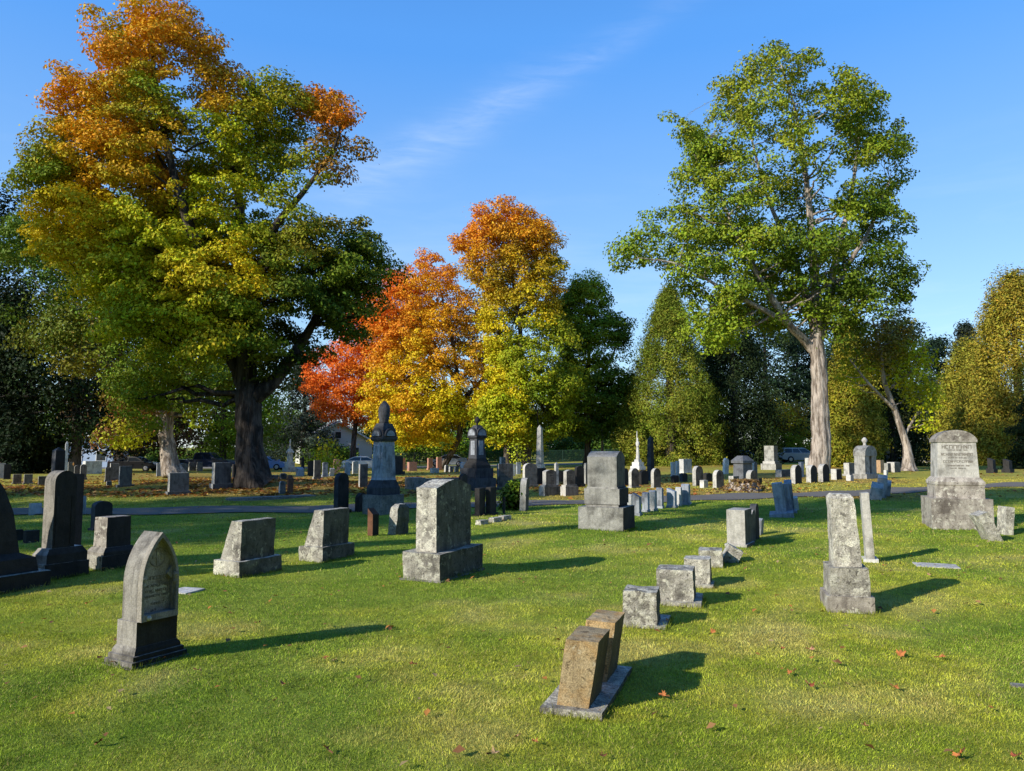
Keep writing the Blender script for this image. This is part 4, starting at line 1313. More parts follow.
    r = G(505, 490, 22, 26, 'flat', 'worn', 'grey-brown tablet with flared base and a block on top, right of the gabled monument', YC, .35, ((.10, 1.0),), inner=.78, letters=T3)
    G(502.5, 481, 6, 24, 'flat', 'pale', 'small pale post whose top shows above the grey-brown tablet', YC, .8)
    G(512, 476, 7, 12, 'flat', 'white', 'white small block between the grey-brown tablet and the obelisk', YC, .5)
    G(518.5, 474, 5, 12, 'flat', 'bluegrey', 'narrow bluish slab left of the pale obelisk', YC, .5)
    G(540, 472, 12, 47, 'obelisk', 'pale', 'tall pale granite obelisk before the shaded tree trunks', -30, 1, ((.09, 1.0), (.07, .85)), inner=.66, taper=.68)
    G(530, 487, 17, 24, 'lowround', 'worn', 'broad grey-brown tablet with rounded corners left of the pale obelisk base', YC, .35, ((.1, 1.0),), inner=.88, letters=T3)
    G(541, 485, 10, 17, 'flat', 'dark', 'dark block in shade below the pale obelisk', YC, .5)
    G(549.5, 496, 21, 26, 'seg', 'worn', 'left of two matching brown-grey stones with wide bases by the lane', YC, .6, ((.36, 1.0), (.06, .9)), inner=.68, letters=T3)
    G(569.5, 496, 18, 26, 'seg', 'worn', 'right of two matching brown-grey stones with wide bases by the lane', YC, .6, ((.36, 1.0), (.06, .9)), inner=.68, letters=T3)
    G(556.5, 486, 5, 24, 'obelisk', 'pale', 'narrow pale post with knob top behind the two matching stones', YC, .9, taper=.85)
    G(579.5, 487, 12, 21, 'lowround', 'dark', 'dark round-shouldered stone just left of the three-tier monument', YC, .45, B1)
    G(588, 485, 8, 22, 'flat', 'granite', 'grey slab tucked behind the left side of the three-tier monument', YC, .4)
    statue_monument(638, 470, 15, 39, 'white marble statue with raised arm on stepped pedestal before the yellow-green cedar', 'white', False)
    G(651, 481, 8, 45, 'obelisk', 'sootblue', 'dark slate obelisk right of the white statue', FAR, 1, (), taper=.72)
    G(625, 486, 7, 18, 'round', 'dark', 'dark round-topped slab right behind the three-tier monument', FAR, .4)
    G(634, 488, 12, 20, 'round', 'brown', 'brown round-topped stone with bright edge left of the dark slate obelisk', FAR, .4, ((.08, 1.1),), inner=.9)
    G(643.5, 485, 10, 15, 'round', 'dark', 'black round-topped stone between two brown ones by the slate obelisk', FAR, .4)
    G(656, 488, 10.5, 20, 'round', 'brown', 'brown round-topped stone with bright edge right of the dark slate obelisk', FAR, .4, ((.06, 1.05),), inner=.94)
    G(673, 478, 4.5, 16, 'flat', 'white', 'left of two narrow white uprights before the cedar', FAR, .6)
    G(677.5, 477, 4, 16, 'flat', 'white', 'right of two narrow white uprights before the cedar', FAR, .6)
    G(685.5, 473, 14, 14, 'flat', 'white', 'broad white die under the drooping edge of the cedar', FAR, .5, ((.1, 1.08),), inner=.92)
    G(675, 483, 8, 8, 'seg', 'dark', 'small dark low stone below the narrow white uprights', FAR, .5)
    G(683.5, 482, 8, 9, 'seg', 'sootblue', 'small blue-black low stone below the broad white die', FAR, .5)
    G(698, 486, 10.5, 20, 'round', 'brown', 'brown round-topped stone with bright left edge, above the end of the white row', FAR, .38)
    G(704, 488, 8, 8, 'flat', 'white', 'low white cube in front of the brown round-topped stone', FAR, .8)
    G(707.5, 482, 9, 9, 'seg', 'dark', 'small dark stone behind the low white cube', FAR, .5)
    G(718.5, 488, 11.5, 18, 'round', 'brown', 'grey-brown round-topped stone left of the leaf-covered stump', FAR, .4, ((.05, 1.06),), inner=.95)
    # right of centre
    G(725.5, 474, 6, 16, 'round', 'white', 'narrow white round-topped slab left of the big capped grey die', FAR, .4, (), (0, 4))
    G(743, 482, 22, 26, 'capped', 'slategrey', 'big blue-grey shaded die with wide hipped cap behind the stump', FAR, .8)
    G(755, 476, 5, 14, 'seg', 'pale', 'narrow pale slab right of the big capped grey die', FAR, .5)
    G(734, 483, 10, 7, 'flat', 'pale', 'low pale block left of the leaf-covered stump', FAR, .6)
    G(752, 486, 11, 16, 'round', 'brown', 'small brown round-topped stone behind the leaf-covered stump', FAR, .45)
    G(759, 484, 6, 6, 'flat', 'dark', 'tiny dark block right of the leaf-covered stump', FAR, .7)
    r = G(771.5, 470, 20, 24, 'flat', 'granite', 'large grey die on a pale stepped base in front of the silver car', -40, .9, ((.26, 1.0), (.1, .8)), inner=.64, base_mat='pale')
    G(783.5, 477, 15, 7, 'flat', 'pale', 'long low pale slab right of the large stepped-base die', FAR, .4)
    G(796.5, 484, 10.5, 19, 'round', 'edgedark', 'first of three dark round-topped stones with bright edges by the pale tall trunk', FAR, .42, group='three dark round-topped stones')
    G(812, 483, 10.5, 18, 'round', 'edgedark', 'middle of three dark round-topped stones with bright edges by the pale tall trunk', FAR, .42, group='three dark round-topped stones')
    G(824, 482, 10.5, 18, 'round', 'edgedark', 'last of three dark round-topped stones, at the foot of the pale tall trunk', FAR, .42, group='three dark round-topped stones')
    G(836.5, 480, 10, 11, 'flat', 'edgedark', 'dark square stone with white edge right of the pale tall trunk', FAR, .6)
    G(801.5, 477, 5, 15, 'flat', 'bluegrey', 'blue-grey upright behind the first dark round-topped stone', FAR, .6)
    G(810, 468, 9, 10, 'flat', 'white', 'white block just left of the pale tall trunk', FAR, .6)
    G(850, 476, 14, 13, 'flat', 'pale', 'light grey block left of the pierced arch memorial', FAR, .5, B1)
    G(850, 481, 7, 6, 'flat', 'white', 'tiny white cube below the light grey block', FAR, .8)
    G(837, 466, 7, 5, 'seg', 'white', 'white low rounded stone far right of the pale tall trunk', FAR, .6)
    G(847, 465, 8, 6, 'seg', 'white', 'white low rounded stone behind the light grey block', FAR, .6)
    G(880.5, 473, 7, 13, 'flat', 'orangetan', 'orange-tan upright block right of the pierced arch memorial', FAR, .6)
    G(888, 472, 7, 9, 'flat', 'granite', 'grey low block between the orange-tan block and the leaning trunk', FAR, .5)
    G(886, 475, 4, 5, 'flat', 'white', 'tiny white cube before the grey low block', FAR, .8)
    G(894, 472, 12, 10, 'flat', 'worn', 'worn block beneath the white stepped-top stone', FAR, .6)
    G(891, 466, 13, 19, 'peak', 'white', 'white stone with sloping sides and stepped top left of the leaning trunk', FAR, .5, ((.45, 1.0), (.12, .9)), inner=.7, taper=.8)
    G(902.5, 465, 6, 8, 'flat', 'white', 'small white block left of the leaning trunk top of root', FAR, .6)
    G(992, 473, 10, 15, 'slanttop', 'dark', 'dark tapered stone under the golden trees, left of two', FAR, .7, ((.3, 1.0),), inner=.7)
    G(1008, 473, 11, 14, 'slanttop', 'dark', 'dark tapered stone under the golden trees, right of two', FAR, .7, ((.3, 1.0),), inner=.7)
    low_wall(914, 992, 463, 6, 'long low white wall beyond the leaning trunk, passing behind the large right monument', 'white', .5)
    low_wall(560, 592, 482, 11, 'low brown brick plot wall behind the two matching stones', 'redbrown', .5)


# ------------------------------------------------------------------ cars
CARM = dict(blue=paint_mat('blue_paint', (.10, .24, .52)), black=paint_mat('black_paint', (.012, .012, .014)), navy=paint_mat('navy_paint', (.02, .03, .07)),
            silver=paint_mat('silver_paint', (.42, .45, .48)), white=paint_mat('white_paint', (.72, .74, .76)), green=paint_mat('green_paint', (.02, .09, .05)))
GLASS = plain_mat('car_glass', (.02, .025, .03), .08, 0, .05, .6); TYRE = plain_mat('tyre_rubber', (.02, .02, .02), .9, 0, .2, .1)
RIM = plain_mat('wheel_alloy', (.5, .5, .52), .35, .8, .05); LAMPR = plain_mat('tail_lamp', (.3, .02, .015), .3, 0, .05); LAMPW = plain_mat('head_lamp', (.7, .7, .7), .2, 0, .05)
TRIM = plain_mat('black_trim', (.02, .02, .02), .6, 0, .1)

BODY = dict(
    suv=dict(L=4.7, low=[(-2.35, .42), (-2.33, .95), (-2.2, 1.08), (1.0, 1.08), (2.1, .98), (2.33, .80), (2.35, .40), (1.9, .30), (-1.9, .30)],
             cab=[(-2.22, 1.07), (-2.0, 1.55), (-1.7, 1.70), (.1, 1.70), (.35, 1.64), (1.15, 1.07)], w=1.86, wh=.36, ax=(-1.4, 1.42)),
    sedan=dict(L=4.6, low=[(-2.3, .40), (-2.28, .88), (-2.1, .98), (.9, .95), (2.0, .82), (2.28, .68), (2.3, .36), (1.85, .26), (-1.85, .26)],
               cab=[(-1.95, .96), (-1.1, 1.36), (-.6, 1.44), (.1, 1.42), (.4, 1.35), (1.2, .93)], w=1.78, wh=.33, ax=(-1.35, 1.4)),
    pickup=dict(L=5.6, low=[(-2.8, .50), (-2.8, 1.12), (.9, 1.12), (2.55, 1.06), (2.78, .9), (2.8, .45), (2.3, .36), (-2.3, .36)],
                cab=[(-.85, 1.11), (-.75, 1.72), (-.55, 1.82), (.6, 1.82), (.8, 1.74), (1.4, 1.11)], w=1.95, wh=.40, ax=(-1.65, 1.75)))


def car(kind, paint, px, y, flip, label, yaw=0.0):
    B = BODY[kind]
    c = at_depth(px, 460, y); x = c[0]
    rz = R(yaw) + (math.pi if flip else 0)
    root = empty('parked_car', (x, y, float(H(x, y)) + .03), rz, label, 'car', 'cars parked along the far road')
    w = B['w'] / 2; m = CARM[paint]
    bm = bmesh.new(); add_prism(bm, B['low'], -w, w, 'Y'); bevel(bm, .07, 3, 20); mk('body', bm, m, root, None, False)
    cab = B['cab']; zb, zt = min(z for _, z in cab), max(z for _, z in cab)

    def yat(z, extra=0): return (w - .06) * (1 - .20 * (z - zb) / (zt - zb)) + extra
    bm = bmesh.new()
    rws = [[bm.verts.new((a, s * yat(z), z)) for a, z in cab] for s in (-1, 1)]
    bm.faces.new(rws[0]); bm.faces.new(rws[1]); n = len(cab)
    for i in range(n):
        j = (i + 1) % n; bm.faces.new((rws[0][i], rws[0][j], rws[1][j], rws[1][i]))
    bevel(bm, .05, 2, 20); cabo = mk('cabin', bm, m, root)
    # side glass, inset from the cabin outline
    cx = sum(a for a, _ in cab) / n; zlo, zhi = zb + .06, zt - .12
    x0, x1 = cab[0][0], cab[-1][0]

    def side(z): # x range of the cabin at height z
        def interp(p):
            for (a, za), (b, zc) in zip(p, p[1:]):
                if min(za, zc) <= z <= max(za, zc) and za != zc: return a + (b - a) * (z - za) / (zc - za)
            return p[-1][0]
        half = int(np.argmax([z_ for _, z_ in cab]))
        return interp(cab[:half + 1]) + .12, interp(cab[::-1][:n - half]) - .12
    l0, h0 = side(zlo); l1, h1 = side(zhi)
    for s in (-1, 1):
        cuts = [0, .48, .52, 1.0] if kind != 'suv' else [0, .30, .33, .62, .66, 1.0]
        for a, b in zip(cuts[::2], cuts[1::2]):
            bm = bmesh.new()
            q = [(l0 + (h0 - l0) * a, zlo), (l0 + (h0 - l0) * b, zlo), (l1 + (h1 - l1) * b, zhi), (l1 + (h1 - l1) * a, zhi)]
            f = [bm.verts.new((a_, s * yat(z, .012), z)) for a_, z in q]; g = [bm.verts.new((a_, s * yat(z, -.03), z)) for a_, z in q]
            bm.faces.new(f); bm.faces.new(g)
            for i in range(4): bm.faces.new((f[i], f[(i + 1) % 4], g[(i + 1) % 4], g[i]))
            mk('side_window', bm, GLASS, cabo)
        for a in B['ax']:
            wh = B['wh']; bm = bmesh.new()
            bmesh.ops.create_cone(bm, cap_ends=True, segments=20, radius1=wh, radius2=wh, depth=.24); bevel(bm, .03, 2)
            bmesh.ops.rotate(bm, verts=bm.verts[:], cent=(0, 0, 0), matrix=Matrix.Rotation(R(90), 3, 'X'))
            for v in bm.verts: v.co += Vector((a, s * (w - .08), wh))
            wo = mk('wheel', bm, TYRE, root)
            bm = bmesh.new(); bmesh.ops.create_cone(bm, cap_ends=True, segments=16, radius1=wh * .62, radius2=wh * .5, depth=.03)
            bmesh.ops.rotate(bm, verts=bm.verts[:], cent=(0, 0, 0), matrix=Matrix.Rotation(R(-90 * s), 3, 'X'))
            for v in bm.verts: v.co += Vector((a, s * (w + .045), wh))
            mk('rim', bm, RIM, wo)
        bm = bmesh.new(); add_box(bm, B['L'] / 2 - .25, B['L'] / 2 - .02, s * w * .72 - .16, s * w * .72 + .16, .66, .82); bevel(bm, .03); mk('headlight', bm, LAMPW, root)
        bm = bmesh.new(); add_box(bm, -B['L'] / 2 - .012, -B['L'] / 2 + .1, s * w * .8 - .12, s * w * .8 + .12, .74, .94); bevel(bm, .03); mk('taillight', bm, LAMPR, root)
        bm = bmesh.new(); add_box(bm, cab[-1][0] - .15, cab[-1][0] - .02, s * (w + .10) - .08, s * (w + .10) + .08, zb + .04, zb + .17); bevel(bm, .03); mk('wing_mirror', bm, m, root)
    for p, q, nm in ((cab[0], cab[1], 'rear_window'), (cab[-1], cab[-2], 'windscreen')):
        d = 1 if nm == 'windscreen' else -1; bm = bmesh.new(); vs = []
        for f in (.12, .9):
            a_, z_ = p[0] + (q[0] - p[0]) * f, p[1] + (q[1] - p[1]) * f
            for s in (-1, 1): vs.append((a_ + d * .015, s * (yat(z_) - .1), z_ + .012))
        f = [bm.verts.new(v) for v in (vs[0], vs[1], vs[3], vs[2])]; g = [bm.verts.new((v[0] - d * .05, v[1], v[2] - .03)) for v in (vs[0], vs[1], vs[3], vs[2])]
        bm.faces.new(f); bm.faces.new(g)
        for i in range(4): bm.faces.new((f[i], f[(i + 1) % 4], g[(i + 1) % 4], g[i]))
        mk(nm, bm, GLASS, cabo)
    bm = bmesh.new(); add_box(bm, -B['L'] / 2 - .03, -B['L'] / 2 + .12, -w * .95, w * .95, .38, .56); bevel(bm, .03); mk('bumper', bm, TRIM, root)
    bm = bmesh.new(); add_box(bm, B['L'] / 2 - .12, B['L'] / 2 + .03, -w * .95, w * .95, .36, .52); bevel(bm, .03); mk('bumper', bm, TRIM, root)


def cars():
    car('suv', 'silver', 800, 86, False, 'silver-blue sport utility car parked behind the pale tall trunk')
    car('sedan', 'blue', 744, 86, False, 'blue saloon car in the shade of the dark conifer')
    car('suv', 'black', 668, 84, False, 'black car in deep shade beneath the yellow-green cedar')
    car('sedan', 'green', 630, 92, False, 'dark green car at the left of the yellow-green cedar')
    car('sedan', 'silver', 448, 88, True, 'silver saloon car behind the pink granite tablets')
    car('sedan', 'white', 365, 78, False, 'white saloon car behind the draped monument, in front of the white house', 6)
    car('sedan', 'blue', 266, 78, False, 'bright blue car showing right of the great dark trunk')
    car('pickup', 'navy', 205, 76, False, 'navy pickup truck between the two big trunks')
    car('sedan', 'black', 136, 72, False, 'black saloon car left of the pale flaking trunk')
    car('suv', 'black', 43, 66, True, 'black sport utility car on the shaded road at far left', 20)


# ------------------------------------------------------------------ house, shed, fence, poles
WALLP = plain_mat('white_clapboard', (.72, .72, .68), .7, 0, .06); ROOFM = plain_mat('grey_shingle', (.16, .155, .15), .9, 0, .3, .1, 3)
SHEDM = plain_mat('pale_blue_boards', (.42, .52, .66), .7, 0, .08); WOOD = plain_mat('brown_timber', (.32, .20, .09), .85, 0, .3, .1, 5); TRIMW = plain_mat('white_trim', (.78, .78, .76), .6, 0, .03)
WINM = plain_mat('dark_window_glass', (.03, .04, .05), .1, 0, .1, .6); GREENW = plain_mat('dark_green_wire', (.02, .06, .045), .6, .2, .1); DOORM = plain_mat('grey_door', (.3, .3, .3), .6)


def house(px, y, wid, dep, hw, hr, yaw, label, wall, name='house', door=True):
    c = at_depth(px, 460, y); z = float(H(c[0], y))
    root = empty(name, (c[0], y, z), R(yaw), label, 'house' if name == 'house' else 'shed')
    a, d = wid / 2, dep / 2
    bm = bmesh.new(); add_prism(bm, [(-a, -.2), (a, -.2), (a, hw), (0, hr), (-a, hw)], -d, d, 'Y'); mk('wall', bm, wall, root)
    sl = (hr - hw) / a; ov = .45
    bm = bmesh.new()
    add_prism(bm, [(-a - ov, hw - ov * sl + .03), (0, hr + .03), (a + ov, hw - ov * sl + .03), (a + ov, hw - ov * sl + .25), (0, hr + .27), (-a - ov, hw - ov * sl + .25)], -d - ov, d + ov, 'Y')
    ro = mk('roof', bm, ROOFM, root)
    for s in (-1, 1):
        bm = bmesh.new(); add_prism(bm, [(s * (a + ov + .02), hw - ov * sl - .02), (0, hr - .02), (0, hr + .22), (s * (a + ov + .02), hw - ov * sl + .22)], -d - ov - .06, -d - ov - .004, 'Y'); mk('bargeboard', bm, TRIMW, ro)
    if name == 'house':
        bm = bmesh.new(); add_box(bm, a * .3, a * .3 + .7, d * .2, d * .2 + .7, hw, hr + .9); mk('chimney', bm, MAT['redbrown'], ro)
    wins = [(-a * .55, hw * .55, 1.0, 1.2), (a * .5, hw * .55, 1.0, 1.2)] + ([(0, hw + (hr - hw) * .35, .8, .9)] if name == 'house' else [])
    for wx, wz, ww, wh in wins:
        bm = bmesh.new(); add_box(bm, wx - ww / 2 - .1, wx + ww / 2 + .1, -d - .06, -d - .003, wz - wh / 2 - .1, wz + wh / 2 + .1); wo = mk('window', bm, TRIMW, root)
        bm = bmesh.new(); add_box(bm, wx - ww / 2, wx + ww / 2, -d - .08, -d - .063, wz - wh / 2, wz + wh / 2); mk('pane', bm, WINM, wo)
    if door:
        bm = bmesh.new(); add_box(bm, -.5, .5, -d - .07, -d - .003, 0, 2.05); mk('door', bm, DOORM, root)


def fence(px0, px1, y0, y1, label, h=1.6):
    a = at_depth(px0, 460, y0); b = at_depth(px1, 460, y1)
    n = max(2, int(math.hypot(b[0] - a[0], b[1] - a[1]) / 3)); root = empty('wire_fence', (a[0], a[1], float(H(a[0], a[1]))), 0, label, 'fence')
    P = [np.array([a[0] + (b[0] - a[0]) * k / n, a[1] + (b[1] - a[1]) * k / n]) for k in range(n + 1)]
    zz = [float(H(*p)) - float(H(a[0], a[1])) for p in P]
    for p, z in zip(P, zz):
        bm = bmesh.new(); bmesh.ops.create_cone(bm, cap_ends=True, segments=8, radius1=.045, radius2=.045, depth=h + .3)
        for v in bm.verts: v.co += Vector((p[0] - a[0], p[1] - a[1], z + h / 2 - .1))
        mk('post', bm, GREENW, root)
    bm = bmesh.new(); d = (P[1] - P[0]); d /= np.linalg.norm(d); nn = np.array([-d[1], d[0]]) * .012
    def bar(p, za, q, zb, th):
        vs = []
        for (x, y), z in ((p, za), (q, zb)):
            for s, t in ((-1, -1), (1, -1), (1, 1), (-1, 1)): vs.append(bm.verts.new((x - a[0] + s * nn[0], y - a[1] + s * nn[1], z + t * th)))
        for f in ((0, 1, 2, 3), (4, 5, 6, 7), (0, 1, 5, 4), (1, 2, 6, 5), (2, 3, 7, 6), (3, 0, 4, 7)): bm.faces.new([vs[i] for i in f])
    for k in range(n):
        bar(P[k], zz[k] + h, P[k + 1], zz[k + 1] + h, .03)
        for i in range(24):
            f, g = i / 24, (i + 1) / 24
            for u, v in ((f, g), (g, f)):
                for j in range(1):
                    p, q = P[k] + (P[k + 1] - P[k]) * u, P[k] + (P[k + 1] - P[k]) * v
                    bar(p, zz[k] + .05, q, zz[k] + h, .012) if abs(u - v) > 1 else None
        for i in range(30):
            p = P[k] + (P[k + 1] - P[k]) * (i + .5) / 30
            x, y = p - a[:2]
            vs = [bm.verts.new((x + s * d[0] * .014, y + s * d[1] * .014, z)) for s, z in ((-1, zz[k] + .03), (1, zz[k] + .03), (1, zz[k] + h), (-1, zz[k] + h))]; bm.faces.new(vs)
        for i in range(14):
            z = .08 + (h - .1) * i / 14
            p, q = P[k] - a[:2], P[k + 1] - a[:2]
            vs = [bm.verts.new(v) for v in ((p[0], p[1], zz[k] + z), (q[0], q[1], zz[k + 1] + z), (q[0], q[1], zz[k + 1] + z + .026), (p[0], p[1], zz[k] + z + .026))]; bm.faces.new(vs)
    mk('wire_mesh', bm, GREENW, root)


def structures():
    house(333, 112, 10, 9, 3.2, 6.0, 22, 'white clapboard house with grey gabled roof among the trees behind the white car', WALLP)
    house(98, 92, 5.2, 5, 2.6, 3.8, 8, 'pale blue shed half hidden under the dark trees at left', SHEDM, 'shed', False)
    fence(486, 640, 100, 100, 'dark green wire fence behind the shaded trunks in the middle')
    fence(850, 1090, 98, 98, 'dark green wire fence behind the leaning trunk at right')
    fence(395, 470, 102, 100, 'dark green wire fence behind the silver saloon car')
    c = at_depth(602.5, 460, 88); r = empty('utility_pole', (c[0], 88, float(H(c[0], 88))), 0, 'plain brown timber pole rising behind the three-tier monument', 'pole')
    bm = bmesh.new(); add_sections(bm, [(-.3, .17), (2.2, .16), (4.8, .14)], 12); mk('shaft', bm, WOOD, r, None, True)
    bm = bmesh.new(); add_sections(bm, [(4.79, .16), (4.88, .16), (4.95, .05)], 12); mk('cap', bm, TRIM, r)
    c = at_depth(1000, 460, 92); r = empty('timber_frame', (c[0], 92, float(H(c[0], 92))), 0, 'tan timber goal-like frame under the golden trees', 'frame')
    for s in (-1, 1):
        bm = bmesh.new(); add_box(bm, s * .45 - .07, s * .45 + .07, -.07, .07, -.2, 2.4); mk('post', bm, WOOD, r)
    bm = bmesh.new(); add_box(bm, -.6, .6, -.09, .09, 2.4, 2.55); mk('beam', bm, WOOD, r)


# ------------------------------------------------------------------ stump and fallen leaves
def stump():
    g, _ = ground(745, 491); s = m_per_px(g)
    root = empty('tree_stump', g, 0, 'broad rough stump covered with dry leaves beside the lane', 'stump')
    n = 20; bm = bmesh.new(); rng = random.Random(4); rings = []
    for z, f in ((-.05, 1.35), (.06, 1.12), (.18, .95), (.30, .90), (.34, .7)):
        rings.append([bm.verts.new((f * (.52 + .10 * math.sin(3 * t) + .06 * math.sin(7 * t + z * 9)) * math.cos(t), f * (.48 + .08 * math.sin(4 * t + 1)) * math.sin(t), z + rng.uniform(-.03, .03) * (z > .1))) for t in [2 * math.pi * k / n for k in range(n)]])
    bm.faces.new(rings[-1])
    for a, b in zip(rings, rings[1:]):
        for k in range(n): bm.faces.new((a[k], a[(k + 1) % n], b[(k + 1) % n], b[k]))
    mk('trunk', bm, MAT['palebark'], root)
    m = 700; th = RNG.uniform(0, 2 * np.pi, m); rr = np.abs(RNG.normal(0, .45, m)); C = np.stack([np.cos(th) * rr, np.sin(th) * rr, np.where(rr < .5, .36, .30 * np.exp(-(rr - .5) * 4)) + RNG.uniform(-.02, .05, m)], -1)
    V, F, K = leaves_mesh(C, .03, 6, .07, mixcol((.30, .17, .06), (.38, .26, .10), (.20, .12, .06)), .5)
    np_mesh('leaf_cover', V, F, MAT['litter'], root, K)


LOBES = [(0, -.55), (.06, -.30), (.30, -.36), (.26, -.18), (.52, -.02), (.36, .06), (.42, .26), (.20, .18), (.14, .34), (0, .58), (-.14, .34), (-.20, .18), (-.42, .26), (-.36, .06), (-.52, -.02), (-.26, -.18), (-.30, -.36), (-.06, -.30)]
LEAFM = {k: plain_mat(k + '_fallen_leaf', c, .7, 0, .35, .2, 30) for k, c in dict(orange=(.52, .19, .06), red=(.36, .10, .05), tan=(.50, .33, .16), brown=(.20, .09, .04), yellow=(.60, .40, .06), pink=(.58, .30, .18)).items()}


def maple_leaf(px, py, size, kind, label, group=None, rz=None):
    size *= .60
    g, _ = ground(px, py); rng = random.Random(int(px * 7 + py)); bm = bmesh.new()
    c = bm.verts.new((0, 0, .006)); vs = [bm.verts.new((x * size, y * size, (x * x * rng.uniform(.5, 2.0) + max(0, y) ** 2 * rng.uniform(0, 1.4)) * size + rng.uniform(0, .05) * size)) for x, y in LOBES]
    for i in range(len(vs)): bm.faces.new((c, vs[i], vs[(i + 1) % len(vs)]))
    o = mk('fallen_leaf', bm, LEAFM[kind], None, (g[0], g[1], g[2] + .028))
    o.rotation_euler = (R(rng.uniform(-28, 28)), R(rng.uniform(-28, 28)), rng.uniform(0, 6.28) if rz is None else R(rz))
    tag(o, label, 'leaf', 'fallen leaves on the front lawn')
    bm = bmesh.new(); add_prism(bm, [(-.004 * size / .1, 0), (.004 * size / .1, 0), (0, .008)], -size * .95, -size * .45, 'Y')
    mk('leaf_stalk', bm, LEAFM['brown'], o)


def leaves_on_lawn():
    L = [(325, 754, .09, 'red', 'bright red-orange maple leaf near the bottom edge, left of centre'), (495, 759, .10, 'tan', 'large curled tan leaf near the bottom edge, centre'),
         (663, 700, .10, 'orange', 'vivid orange maple leaf in front of the tan pair shadow'), (535, 747, .06, 'orange', 'small orange leaf below the tan pair, near the bottom edge'),
         (519, 741, .05, 'pink', 'small pale pink leaf left of the small orange one below the tan pair'), (603, 762, .07, 'brown', 'dark brown curled leaf near the bottom edge below the tan pair'),
         (99, 748, .08, 'brown', 'brown-red leaf low at the left of the lawn'), (960, 761, .11, 'orange', 'broad orange leaf near the bottom edge at right'),
         (1015, 762, .07, 'red', 'small red leaf near the bottom right corner'), (901, 658, .13, 'orange', 'wide orange leaf right below the lichen shaft shadow'),
         (791, 677, .09, 'orange', 'orange leaf on the open lawn between the tan pair and lichen shaft, upper of two'), (810, 690, .10, 'red', 'rust-red leaf on the open lawn below the orange one'),
         (812, 653, .08, 'pink', 'pale pink leaf straight below the lichen shaft base'), (902, 656, .05, 'brown', 'small brown leaf touching the wide orange leaf'),
         (942, 661, .09, 'orange', 'orange leaf to the right of the wide orange leaf'), (865, 731, .08, 'pink', 'pinkish curled leaf on the lower right lawn'),
         (282, 688, .07, 'red', 'brown-red upright leaf on the lawn right of the pointed-arch stone'), (275, 705, .05, 'brown', 'small dark leaf below the brown-red upright leaf'),
         (258, 626, .09, 'brown', 'curled brown leaf above the pointed-arch stone shadow'), (199, 675, .08, 'tan', 'tan leaf just right of the pointed-arch stone base'),
         (335, 664, .06, 'tan', 'small tan leaf just under the tip of the pointed-arch shadow'), (88, 606, .09, 'orange', 'orange leaf on the lawn left of the pointed-arch stone'),
         (412, 668, .07, 'red', 'small red-brown leaf on the lawn below the large centre stone'), (713, 635, .09, 'orange', 'orange leaf behind the tan pair shadow, right of the short row'),
         (783, 652, .06, 'red', 'small red leaf left of the pale pink leaf'), (896, 692, .07, 'orange', 'small orange leaf on the right lawn, right of the rust-red leaf'),
         (700, 601, .05, 'tan', 'small tan leaf right of the short row of rough blocks'), (777, 598, .07, 'orange', 'orange leaf left of the lichen shaft'),
         (929, 577, .08, 'pink', 'pale orange leaf above the lichen shaft shadow')]
    for q in L: maple_leaf(*q)


def scatter_litter():
    n = 26000
    x = RNG.normal(-9, 8.5, n); y = RNG.normal(31, 6.5, n)
    x2 = RNG.uniform(-35, 40, 9000); y2 = RNG.uniform(24, 75, 9000)
    x3 = RNG.uniform(-9, 9, 1700); y3 = 3.2 + 18 * RNG.random(1700) ** .8
    k2 = fbm(x2, y2, .12, 70) > .5; k3 = (np.abs(x3) < y3 * .7) & (fbm(x3, y3, .5, 71) > .42)
    x = np.r_[x, x2[k2], x3[k3]]; y = np.r_[y, y2[k2], y3[k3]]
    near = np.r_[np.zeros(n + k2.sum(), bool), np.ones(k3.sum(), bool)]
    k = (y > 23.5) & (seg_dist(x, y, LANE) > LANE_W * .42) & (fbm(x, y, .45, 77) > .43) | near
    x, y, near = x[k], y[k], near[k]; n = len(x)
    C = np.stack([x, y, H(x, y) + .015], -1); C[near, 2] += .022; cc_near = np.array([(.42, .22, .09), (.30, .14, .06), (.50, .36, .17), (.52, .22, .06)])
    cc = np.array([(.42, .17, .03), (.50, .32, .05), (.22, .10, .04), (.30, .10, .03), (.38, .24, .09)])[RNG.integers(0, 5, n)] * RNG.uniform(.6, 1.6, (n, 1))
    cc[near] = cc_near[RNG.integers(0, 4, near.sum())] * RNG.uniform(.7, 1.1, (near.sum(), 1))
    a = RNG.uniform(0, 2 * np.pi, n); s = np.where(near, RNG.uniform(.016, .036, n), RNG.uniform(.05, .11, n))
    u = np.stack([np.cos(a), np.sin(a), RNG.normal(0, .25, n)], -1) * s[:, None]; w = np.stack([-np.sin(a), np.cos(a), RNG.normal(0, .25, n)], -1) * s[:, None] * .7
    up = np.array([0, 0, 1]) * s[:, None] * .25
    V = np.stack([C - u, C + w + up, C + u, C - w + up], 1).reshape(-1, 3)
    i = np.arange(n) * 4; F = np.concatenate([np.stack([i, i + 1, i + 2], -1), np.stack([i, i + 2, i + 3], -1)])
    o = np_mesh('fallen_leaves', V, F, MAT['litter'], None, np.repeat(cc, 4, 0))
    tag(o, 'small dry brown and orange leaves scattered under the trees and over the lawn', 'leaf litter', kind='stuff')
# ------------------------------------------------------------------ the trees
def at(px, y):
    c = at_depth(px, 460, y); return (c[0], y)


DK, MD, GR, YG = (.032, .058, .012), (.085, .15, .016), (.19, .28, .018), (.52, .55, .02)
YE, OR, RO, RD, OL = (.80, .62, .02), (.90, .42, .02), (.90, .31, .025), (.95, .20, .018), (.30, .36, .02)


